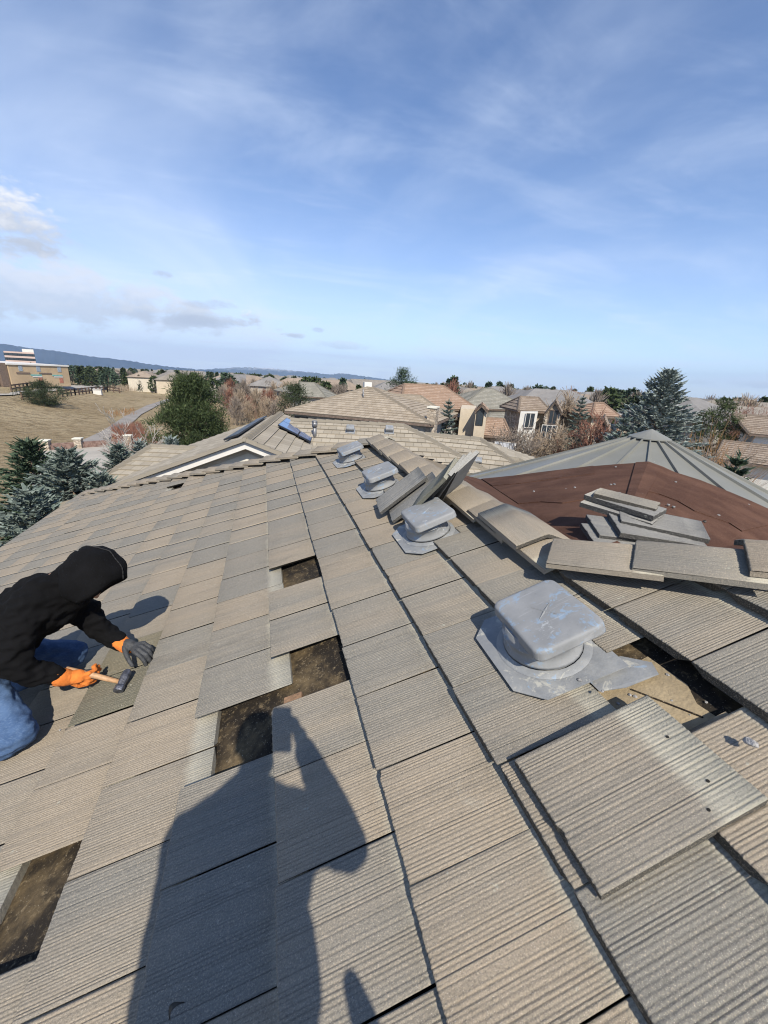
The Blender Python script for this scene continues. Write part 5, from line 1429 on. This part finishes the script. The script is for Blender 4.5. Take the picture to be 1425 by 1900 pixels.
# orange house
O, g = hip_house('cream house with large orange tiled roof and arched window', (742, 757), (889, 761), -1.5, (755, 713.5), (813, 715.5), 22, 'orange', 'tanwall')
def gable_front(t_, apex, left, right, wallb, depth, roofm, wallm, dist, win=None):
    """projecting gable facing the camera: apex and two eave corners in the picture at a common distance"""
    a_ = away(*apex, dist); rr = ray(*apex); n = V((rr.x, rr.y, 0)).normalized()
    l = on_plane(*left, a_, n); r = on_plane(*right, a_, n); bb = n * depth
    q = MB(); k = n * .25
    P = [V((l.x, l.y, wallb)) + (r - l) * .08, l + (r - l) * .08 + UPV * .1, a_ - UPV * .16, r - (r - l) * .08 + UPV * .1, V((r.x, r.y, wallb)) - (r - l) * .08]
    q.prism([p + k for p in P], [p + bb for p in P]); q.build('gable_wall', M[wallm], t_)
    q = MB()
    for s_ in (l, r):
        tiled(q, [s_, a_, a_ + bb, s_ + bb] if s_ is l else [a_, s_, s_ + bb, a_ + bb])
    q.build('gable_roof', TILE[roofm], t_)
    q = MB()
    for s_ in (l, r): q.prism([s_ - UPV * .2, s_, a_, a_ - UPV * .2], [x + n * .05 for x in (s_ - UPV * .2, s_, a_, a_ - UPV * .2)])
    q.build('rake_board', M['fascia'], t_)
    if win:
        (px, py, w_, h_, kw) = win; p = on_plane(px, py, a_ + k, n); e = (r - l).normalized(); e.z = 0; window(t_, p - n * .005, e, UPV, w_, h_, **kw)
    return a_, l, r, n
q = MB()
dO = 33.0
pl, pr_ = away(855, 757, dO), away(884, 760, dO); nn = V((ray(870, 760).x, ray(870, 760).y, 0)).normalized()
F = [pl, pr_, pr_ + nn * 5, pl + nn * 5]; q.prism([V((x.x, x.y, GZ - .3)) for x in F], [V((x.x, x.y, away(870, 759, dO).z)) for x in F]); q.build('tower_wall', M['tanwall'], O)
gable_front(O, (894.5, 750), (881, 763), (906, 763), GZ, 3, 'orange', 'tanwall', 31.5, (890.5, 773, .55, 1.3, dict(fr='darkframe', arch=True, mull=0)))
O2, g = hip_house('low orange tiled porch roof below the arched window', (868, 806), (950, 812), -3.4, (905, 776), (935, 778), 21, 'orange', 'tanwall', base=GZ)
# grey-green and brown houses to the right
H1, g = hip_house('house with tall grey green hip roof right of the orange roof', (852, 757), (986, 761.5), -2.2, (893, 720.5), (917, 722), 26, 'grey', 'tanwall')
for s_, z_ in ((g['len'] * .62, -2.4), (g['len'] * .86, -2.4)): face_window(H1, g, s_, z_ - 1.2, .9, 1.4)
H1b, g = hip_house('lower grey green hip roof before the tall one', (893, 790), (962, 786), -3.2, (908, 767), (945, 766), 24, 'grey', 'tanwall', base=GZ)
H2, g = hip_house('brown tiled house with stone gable and white bay', (962, 762), (1024, 765), -1.3, (955, 735), (1012, 740), 24, 'brown', 'stone')
gable_front(H2, (1031, 744), (1011, 768), (1043, 767), zg(40), 5, 'brown', 'stone', 37.5, (1026, 774, .7, 1.2, dict(fr='fascia')))
p = away(1018, 802, 37.2); e = V((ray(1018, 800).y, -ray(1018, 800).x, 0)).normalized(); window(H2, p, e, UPV, 1.25, 1.2, 'white', mull=2)
q = MB(); a_, b_ = away(966, 764, 38), away(998, 765, 38); nn = V((ray(980, 760).x, ray(980, 760).y, 0)).normalized()
F = [a_, b_, b_ + nn * 2, a_ + nn * 2]; q.prism([V((x.x, x.y, zg(40))) for x in F], F); q.build('bay_wall', M['whitewall'], H2)
window(H2, away(983, 780, 37.9), (b_ - a_).normalized(), UPV, .8, 1.3, 'white')
H3, g = hip_house('rusty brown roofed house with yellow end gable behind the reddish tree', (1098, 772), (1152, 774), -1.4, (1096, 747), (1128, 749.5), 24, 'rust', 'tanwall')
gable_front(H3, (1160, 768), (1143, 786), (1170, 783), zg(45), 5, 'rust', 'tanwall', 43, (1156, 782, .9, 1.2, dict(fr='white')))
H4 = thing('cottage', 'small white gable with dark window between leafless trees', 'house', gr(34, 1118))
gable_front(H4, (1121, 776), (1103, 804), (1131, 803), zg(34), 5, 'brown', 'whitewall', 33.5, (1115, 793, .5, 1.1, dict(fr='darkframe')))
H5, g = hip_house('white house with dark slate roof right of the tall blue spruce', (1286, 773), (1341, 776), -2.0, (1284, 758), (1318, 764), 24, 'slate', 'whitewall')
face_window(H5, g, g['len'] * .35, -3.1, .9, 1.2); face_window(H5, g, g['len'] * .72, -3.1, .9, 1.2)
H6, g = hip_house('white garage with ribbed tan tiled roof at the right edge', (1326, 851), (1520, 878), -3.6, (1338, 822), (1560, 838), 21, 'brown', 'whitewall', base=GZ)
H7, g = hip_house('white house above the garage, cut by the right edge', (1391, 805), (1500, 815), -1.8, (1400, 781), (1530, 775), 21, 'brown', 'whitewall', base=GZ)
H8, g = hip_house('grey roofed house beyond the thicket, left of the big tan roof', (553, 735), (606, 738), -2.6, (560, 709), (580, 711), 24, 'grey', 'greige')
H9, g = hip_house('low grey roofed house with pale posts beside the thicket', (508, 724), (556, 733), -2.9, (522, 716), (560, 716), 18, 'grey', 'greige')

# basketball stand
def hoop():
    d0 = 25.0; p = away(936, 833, d0); rr = V((ray(936, 833).x, ray(936, 833).y, 0)).normalized(); e = V((rr.y, -rr.x, 0))
    t_ = thing('basketball_hoop', 'grey basketball backboard on a pole beside the driveway', 'hoop', V((p.x, p.y, zg(d0))))
    q = MB(); q.tube(V((p.x, p.y, zg(d0))) + rr * .6, p + rr * .6 - UPV * .2, .06, .06, 8); q.tube(p + rr * .6 - UPV * .2, p + rr * .05, .05, .05, 8); q.build('pole', M['darkframe'], t_)
    q = MB(); B4 = [p + e * x + UPV * z for x, z in ((-.6, -.4), (.6, -.4), (.6, .4), (-.6, .4))]; q.prism(B4, [x + rr * .04 for x in B4]); q.build('backboard', plain('grey_acrylic', (.42, .43, .45), .3), t_)
    q = MB()
    for w, h, zc in ((1.2, .8, 0), (.42, .32, -.1)):
        for a_, b_ in (((-w / 2, -h / 2), (w / 2, -h / 2)), ((w / 2, -h / 2), (w / 2, h / 2)), ((w / 2, h / 2), (-w / 2, h / 2)), ((-w / 2, h / 2), (-w / 2, -h / 2))):
            q.tube(p - rr * .012 + e * a_[0] + UPV * (a_[1] + zc), p - rr * .012 + e * b_[0] + UPV * (b_[1] + zc), .018, .018, 4)
    q.build('border', M['white'], t_)
    q = MB(); c = p - rr * .28 - UPV * .28
    for k in range(14): q.tube(c + V((math.cos(k * .4488) * .23, math.sin(k * .4488) * .23, 0)), c + V((math.cos((k + 1) * .4488) * .23, math.sin((k + 1) * .4488) * .23, 0)), .012, .012, 4)
    q.build('rim', M['orange'], t_)
hoop()
# masonry wall and its piers
def masonry():
    pts = [gp(30, 839), gp(88, 836), gp(148, 832), gp(240, 825), gp(300, 820)]
    t_ = thing('garden_wall', 'low red brown masonry wall with stone piers along the street', 'wall', pts[1])
    q = MB()
    for a_, b_ in zip(pts, pts[1:]):
        d = (b_ - a_).normalized(); s = d.cross(UPV).normalized() * .12
        q.prism([a_ - s - UPV * .2, a_ + s - UPV * .2, b_ + s - UPV * .2, b_ - s - UPV * .2], [a_ - s + UPV * .62, a_ + s + UPV * .62, b_ + s + UPV * .62, b_ - s + UPV * .62])
    q.build('panel', M['redstone'], t_)
    for a_ in pts[1:4]:
        q = MB(); q.box(a_ + V((-.3, -.3, -.2)), a_ + V((.3, .3, .92))); o = q.build('pier', M['stone'], t_)
        q = MB(); q.box(a_ + V((-.38, -.38, .922)), a_ + V((.38, .38, 1.02))); q.build('pier_cap', M['creamlight'], o)
t = NT('red_masonry'); ob = t.tc.outputs['Object']
c = t.mix(t.ramp(t.noise(ob, 3, 5, .7), .35, .65), (0.13, 0.075, 0.06), (0.25, 0.17, 0.14)); t.bump(t.noise(ob, 5, 4, .6), .6, .05); M['redstone'] = t.done(c, .95)
masonry()
# school
def school():
    a_, b_ = away(14, 676.5, 112), away(126, 684, 118); c_ = away(-60, 673, 112)
    t_ = thing('school_building', 'long flat tan school building with coloured wall strips beyond the yard', 'school', V((a_.x, a_.y, zg(115))))
    e = (b_ - a_); e.z = 0; LEN = e.length; e.normalize(); n = V((-e.y, e.x, 0)); n = n if n.dot(a_ - CAM) > 0 else -n
    zt = a_.z; zb = away(70, 717, 115).z
    def W3(s, z, k=0): p = a_ + e * s + n * k; p.z = z; return p
    q = MB(); F = [W3(0, zb), W3(LEN, zb), W3(LEN + 2.5, zb, 26), W3(0, zb, 26)]; q.prism(F, [V((p.x, p.y, zt)) for p in F]); q.build('wall', M['block'], t_)
    q = MB(); F = [W3(-.2, zt + .002, -.2), W3(LEN + .2, zt + .002, -.2), W3(LEN + 2.7, zt + .002, 26), W3(-.2, zt + .002, 26)]; q.prism(F, [p + UPV * .28 for p in F]); q.build('parapet', M['white'], t_)
    q = MB(); F = [W3(-22, zb, 1), W3(-1.6, zb, 1), W3(-1.6, zb, 20), W3(-22, zb, 20)]; q.prism(F, [V((p.x, p.y, zt - .8)) for p in F]); q.build('wall', M['block'], t_)
    q = MB(); F = [W3(-1.4, zb, .3), W3(-.1, zb, .3), W3(-.1, zb, 3), W3(-1.4, zb, 3)]; q.prism(F, [V((p.x, p.y, zt + .3)) for p in F]); q.build('corner_column', M['fascia'], t_)
    def pan(s0, s1, z0, z1, col, k=.06, nm='wall_strip'):
        q = MB(); F = [W3(s0, zb + z0, -k), W3(s1, zb + z0, -k), W3(s1, zb + z0, .02), W3(s0, zb + z0, .02)]; q.prism(F, [p + UPV * (z1 - z0) for p in F]); q.build(nm, M[col], t_)
    H = zt - zb
    for s0 in (.435, .80):
        s = LEN * s0
        pan(s, s + .75, H * .72, H * .985, 'bluegrey'); pan(s, s + .75, H * .18, H * .44, 'rust')
        pan(s - 1.3, s + .75, H * .52, H * .58, 'teal', .09); pan(s - 3.8, s - 1.4, H * .60, H * .67, 'fascia', .09); pan(s - 1.0, s + .8, H * .45, H * .50, 'white', .09)
    pan(LEN * .15, LEN * .15 + .7, H * .72, H * .985, 'bluegrey')
    return t_
M['block'] = plain('tan_block', (0.42, 0.315, 0.20), .95, 0, .1, .5, fine=.2); M['bluegrey'] = plain('blue_grey_panel', (0.26, 0.30, 0.34), .6); M['teal'] = plain('teal_panel', (0.16, 0.36, 0.33), .6); M['rust'] = plain('rust_panel', (0.36, 0.15, 0.10), .6)
school()
def office():
    a_, b_ = away(6, 651, 420), away(63, 655, 420); t_ = thing('office_building', 'pale flat-roofed office block far off below the mountains', 'building', V((a_.x, a_.y, zg(420))))
    e = (b_ - a_); e.z = 0; L_ = e.length; e.normalize(); n = V((-e.y, e.x, 0)); zb = zg(420)
    F = [a_, a_ + e * L_, a_ + e * L_ + n * 20, a_ + n * 20]; q = MB(); q.prism([V((p.x, p.y, zb)) for p in F], [V((p.x, p.y, a_.z)) for p in F]); q.build('wall', M['pink'], t_)
    q = MB(); F2 = [a_ + e * L_ * .62, a_ + e * L_, a_ + e * L_ + n * 18, a_ + e * L_ * .62 + n * 18]; q.prism([V((p.x, p.y, a_.z + .01)) for p in F2], [V((p.x, p.y, a_.z + 2.2)) for p in F2]); q.build('roof_storey', M['whitewall'], t_)
    for row in (2.0, 5.2):
        for k in range(14):
            p = a_ + e * (L_ * (k + .5) / 14) - n * .1; p.z = a_.z - row; q = MB(); B4 = [p + e * x + UPV * z for x, z in ((-.8, -.9), (.8, -.9), (.8, .9), (-.8, .9))]; q.prism(B4, [x + n * .2 for x in B4]); q.build('window', M['glass'], t_)
M['pink'] = plain('pinkish_render', (0.50, 0.38, 0.33), .9, 0, .06, .1)
office()
# fences and small things in the yard
def rail_fence(label, pts, h, gap, mat, rails=2, posts=True, name='rail_fence'):
    P = [gp(*p) for p in pts]; t_ = thing(name, label, 'fence', P[0]); q = MB()
    for a_, b_ in zip(P, P[1:]):
        L_ = (b_ - a_).length; n = max(1, int(L_ / gap))
        for r_ in range(rails):
            z = UPV * (h * (r_ + .8) / rails); d = (b_ - a_).normalized(); s = d.cross(UPV) * .03
            q.prism([a_ + z - s - UPV * .1, a_ + z + s - UPV * .1, b_ + z + s - UPV * .1, b_ + z - s - UPV * .1], [x + UPV * .2 for x in (a_ + z - s - UPV * .07, a_ + z + s - UPV * .07, b_ + z + s - UPV * .07, b_ + z - s - UPV * .07)])
        for k in range(n + 1):
            p = a_.lerp(b_, k / n); m_ = MB(); m_.box(p + V((-.11, -.11, -.1)), p + V((.11, .11, h + .05))); m_.build('post', M[mat], t_)
    q.build('rail', M[mat], t_); return t_
M['fencewood'] = plain('brown_fence_wood', (0.13, 0.085, 0.06), .95, 0, .3, 2)
rail_fence('brown two-rail fence along the school yard edge', [(108, 737), (140, 733), (172, 729), (200, 727), (222, 729)], 1.3, 2.2, 'fencewood')
rail_fence('short brown rail fence left of the round dark pine', [(42, 742), (66, 740)], 1.2, 1.6, 'fencewood')
rail_fence('brown rail fence crossing the school yard', [(22, 727), (52, 722), (75, 719)], 1.2, 2.2, 'fencewood')
rail_fence('dark picket fence on the field beyond the school', [(146, 711), (180, 716), (205, 720)], 1.4, 1.2, 'fencewood', 3)
rail_fence('wooden fence dropping beside the orange grass', [(464, 757), (470, 770), (476, 782)], 1.6, 1.5, 'fencewood', 3)
def box_thing(label, px, py, w, h, d, mat, name, cat):
    p = gp(px, py); t_ = thing(name, label, cat, p); q = MB(); q.box(p + V((-w / 2, -d / 2, -.1)), p + V((w / 2, d / 2, h))); q.build('body', M[mat], t_, bevel=.06)
    q = MB(); q.box(p + V((-w / 2 - .06, -d / 2 - .06, h + .002)), p + V((w / 2 + .06, d / 2 + .06, h + .1))); q.build('lid', M[mat], t_)
box_thing('white utility cabinet at the end of the yard fence', 182, 732, 1.7, 1.0, .8, 'white', 'utility_cabinet', 'cabinet')
box_thing('white storage bin in front of the school wall', 60, 716, 1.9, 1.3, 1.2, 'white', 'storage_bin', 'bin')

# ------------------------------------------------------------------ the suburb running to the horizon
RS = random.Random(5)
def far_house(seed):
    R = random.Random(seed); root = bpy.data.objects.new('suburban_house', None); COL.objects.link(root)
    w, d, h = R.uniform(11, 16), R.uniform(8, 11), R.uniform(4.5, 5.6); q = MB(); q.box((-w / 2, -d / 2, -.5), (w / 2, d / 2, h)); o = q.build('wall', M[R.choice(['tanwall', 'cream', 'greige', 'whitewall'])]); o.parent = root
    q = MB(); z = h; rh = d / 2 * .48; k = d / 2 * R.choice([.95, .2, .6]); W, D = w / 2 + .5, d / 2 + .5
    a, b_, c, e = V((-W, -D, z)), V((W, -D, z)), V((W, D, z)), V((-W, D, z)); r0, r1 = V((-W + k, 0, z + rh)), V((W - k, 0, z + rh))
    for f in ((a, b_, r1, r0), (c, e, r0, r1), (e, a, r0), (b_, c, r1), (e, c, b_, a)): q.poly(f)
    o = q.build('roof', M[R.choice(['fr1', 'fr2', 'fr3', 'fr4'])]); o.parent = root
    for x in (-.3, .05, .32):
        q = MB(); q.box((w * x - .6, -d / 2 - .06, h - 1.9), (w * x + .6, -d / 2 + .05, h - .6)); o = q.build('window', M['glass']); o.parent = root
    return root
for nm, c in (('fr1', (.27, .215, .165)), ('fr2', (.22, .195, .165)), ('fr3', (.29, .205, .155)), ('fr4', (.20, .19, .18))): M[nm] = plain('far_roof_' + {'fr1': 'tan', 'fr2': 'grey', 'fr3': 'rust', 'fr4': 'slate'}[nm], c, .9, 0, .15, .8, fine=.3)
protos = [far_house(s) for s in range(6)]; used = set()
def place(pr_list, used_, px, dist, label, cat, group, sc=1.0, lift=0.0):
    k = RS.randrange(len(pr_list)); o = pr_list[k]
    if k in used_: o = clone(pr_list[k])
    used_.add(k); p = gr(dist, px)
    if px < 800 and pr_list is not protos: sc = min(sc, .93)
    p.z += lift; return put(o, p, label, cat, group, sc, RS.uniform(0, 6.28))
for px, dist in ((270, 170), (318, 165), (352, 230), (425, 150), (450, 175), (300, 330), (375, 300), (625, 120), (668, 140), (590, 170), (700, 170), (640, 210), (820, 95), (845, 120), (880, 130), (925, 105), (970, 98), (1010, 80), (1050, 78), (1090, 120), (1295, 62), (1318, 80), (1270, 95), (1345, 100), (1395, 90), (1420, 75), (1000, 140)):
    place(protos, used, px, dist, 'far suburban house among the trees on the plain', 'house', 'far suburban houses')
def far_dist(a, b_):
    return 1 / RS.uniform(1 / b_, 1 / a)
for k in range(105):
    px = RS.uniform(150, 1430); dist = far_dist(110, 700)
    if px < 420 and dist < 230: continue
    if 530 < px < 980 and dist < 110: continue
    place(protos, used, px, dist, 'far suburban house among the trees on the plain', 'house', 'far suburban houses')
def far_conifer(seed, slim):
    R = np.random.default_rng(seed); root = bpy.data.objects.new('conifer', None); COL.objects.link(root); n = 420; t = R.uniform(.05, 1, n) ** .8; a = R.uniform(0, 6.28, n)
    h = 8.0; r = (2.1 if slim else 3.0) * ((1 - t) ** .8 if slim else np.sin(np.pi * np.clip(t, 0.05, 1) ** .8) ** .6) * R.uniform(.5, 1.05, n)
    c = np.stack([np.cos(a) * r, np.sin(a) * r, t * h], 1); d = unit(R.normal(size=(n, 3)) * .6 + np.stack([np.cos(a), np.sin(a), np.full(n, .15)], 1)) * .9
    lv = Leaves(); lv.add(c, d, unit(np.cross(d, R.normal(size=(n, 3)))) * .55); o = lv.build('crown', M[('green', 'pine2', 'pine')[seed % 3]], root, .4)
    q = MB(); q.tube((0, 0, -.4), (0, 0, h * .8), .18, .05, 5); o = q.build('trunk', M['bark']); o.parent = root; return root
cp_ = [far_conifer(s, s % 2 == 0) for s in range(6)]; uc = set()
CG = ('far dark conifer standing on the plain toward the horizon', 'tree', 'far conifers')
for px, dist, sc in ((150, 150, .9), (168, 158, .9), (200, 150, .95), (232, 170, .9), (258, 165, .85), (285, 160, .85), (330, 155, .85), (372, 120, .9), (385, 130, .85), (402, 150, .8), (395, 118, .95), (1195, 90, .95), (1210, 95, .9), (1150, 110, 1), (1165, 120, 1.05), (1180, 115, 1.1), (1140, 125, 1.0), (1128, 118, .9), (1205, 120, 1), (1390, 95, .9), (1372, 110, 1), (100, 200, .8), (60, 230, .8), (20, 210, .7), (855, 75, .75), (440, 250, .9)):
    place(cp_, uc, px, dist, *CG, sc=sc * (.78 if px < 420 else 1))
for k in range(250):
    px = RS.uniform(60, 1440); dist = far_dist(100, 900)
    if px < 420 and dist < 185: dist += 120
    place(cp_, uc, px, dist, *CG, sc=RS.uniform(.6, 1.15) * (1.25 if dist > 300 else 1))
def far_bare(seed):
    R = np.random.default_rng(seed); root = bpy.data.objects.new('leafless_tree', None); COL.objects.link(root); n = 420; h = 7.5
    t = R.uniform(.25, 1, n); a = R.uniform(0, 6.28, n); r = 2.8 * np.sin(np.pi * np.clip(t, 0, 1) ** 1.2) ** .7 * R.uniform(.1, 1, n)
    c = np.stack([np.cos(a) * r * .55, np.sin(a) * r * .55, t * h * .78], 1); d = unit(np.stack([np.cos(a) * r * .5, np.sin(a) * r * .5, np.full(n, 1.2)], 1) + R.normal(size=(n, 3)) * .35) * R.uniform(.9, 1.7, (n, 1))
    lv = Leaves(); lv.add(c, d, unit(np.cross(d, R.normal(size=(n, 3)))) * .12); lv.build('branches', M[('twig', 'tantwig', 'twig', 'tantwig', 'twig', 'redtwig', 'tantwig', 'twig')[seed % 8]], root, .3)
    q = MB(); q.tube((0, 0, -.4), (0, 0, h * .6), .16, .05, 5); o = q.build('trunk', M['twig']); o.parent = root; return root
bp_ = [far_bare(s) for s in range(8)]; ub = set()
BG = ('far leafless grey tree between the houses on the plain', 'tree', 'far leafless trees')
for k in range(46):   # the thicket right of the pine
    px = RS.uniform(405, 530); place(bp_, ub, px, RS.uniform(62, 130), 'leafless grey tree in the thicket right of the big pine', 'tree', 'thicket trees', sc=RS.uniform(.45, .8))
for k in range(270):
    px = RS.uniform(60, 1440); dist = far_dist(85, 700)
    if px < 420 and dist < 200: dist += 130
    place(bp_, ub, px, dist, *BG, sc=RS.uniform(.8, 1.3))
# low brush and orange grass
def brush(name, poly, n, mat, hgt, seed, wd=.05):
    R = np.random.default_rng(seed); P = [gp(*p) for p in poly]; lv = Leaves(); A = np.array([list(p) for p in P]); k = len(A)
    w = R.dirichlet(np.ones(k) * .7, n); c = w @ A; d = R.normal(size=(n, 3)) * .35 + np.array([0, 0, 1.0]); d = unit(d) * (hgt * R.uniform(.5, 1.1, (n, 1)))
    lv.add(c, d, unit(np.cross(d, R.normal(size=(n, 3)))) * wd); o = lv.build(name, M[mat], None, .3); o['kind'] = 'stuff'; return o
brush('brush', [(438, 735), (530, 735), (520, 782), (430, 800), (400, 760)], 7000, 'tantwig', 1.2, 1)
brush('grass', [(478, 742), (528, 742), (535, 768), (480, 778)], 2600, 'orangetwig', 1.1, 2)
brush('brush', [(208, 800), (262, 792), (275, 818), (215, 826)], 2600, 'redtwig', 1.1, 3)
brush('brush', [(205, 716), (262, 716), (268, 726), (205, 728)], 1400, 'tantwig', 1.8, 4, .09)
brush('brush', [(195, 765), (250, 758), (255, 770), (205, 778)], 300, 'orangetwig', .6, 6)

# ------------------------------------------------------------------ air
def haze():
    q = MB(); q.box((-10000, -400, -330), (10000, 10900, 400)); m_ = bpy.data.materials.new('haze_air'); m_.use_nodes = True; nt = m_.node_tree; nt.nodes.clear()
    o = nt.nodes.new('ShaderNodeOutputMaterial'); v = nt.nodes.new('ShaderNodeVolumePrincipled'); v.inputs['Color'].default_value = (0.54, 0.73, 1.0, 1); v.inputs['Density'].default_value = HAZE; v.inputs['Anisotropy'].default_value = 0.0
    nt.links.new(v.outputs[0], o.inputs['Volume']); h = q.build('haze', m_); h['kind'] = 'stuff'
haze()
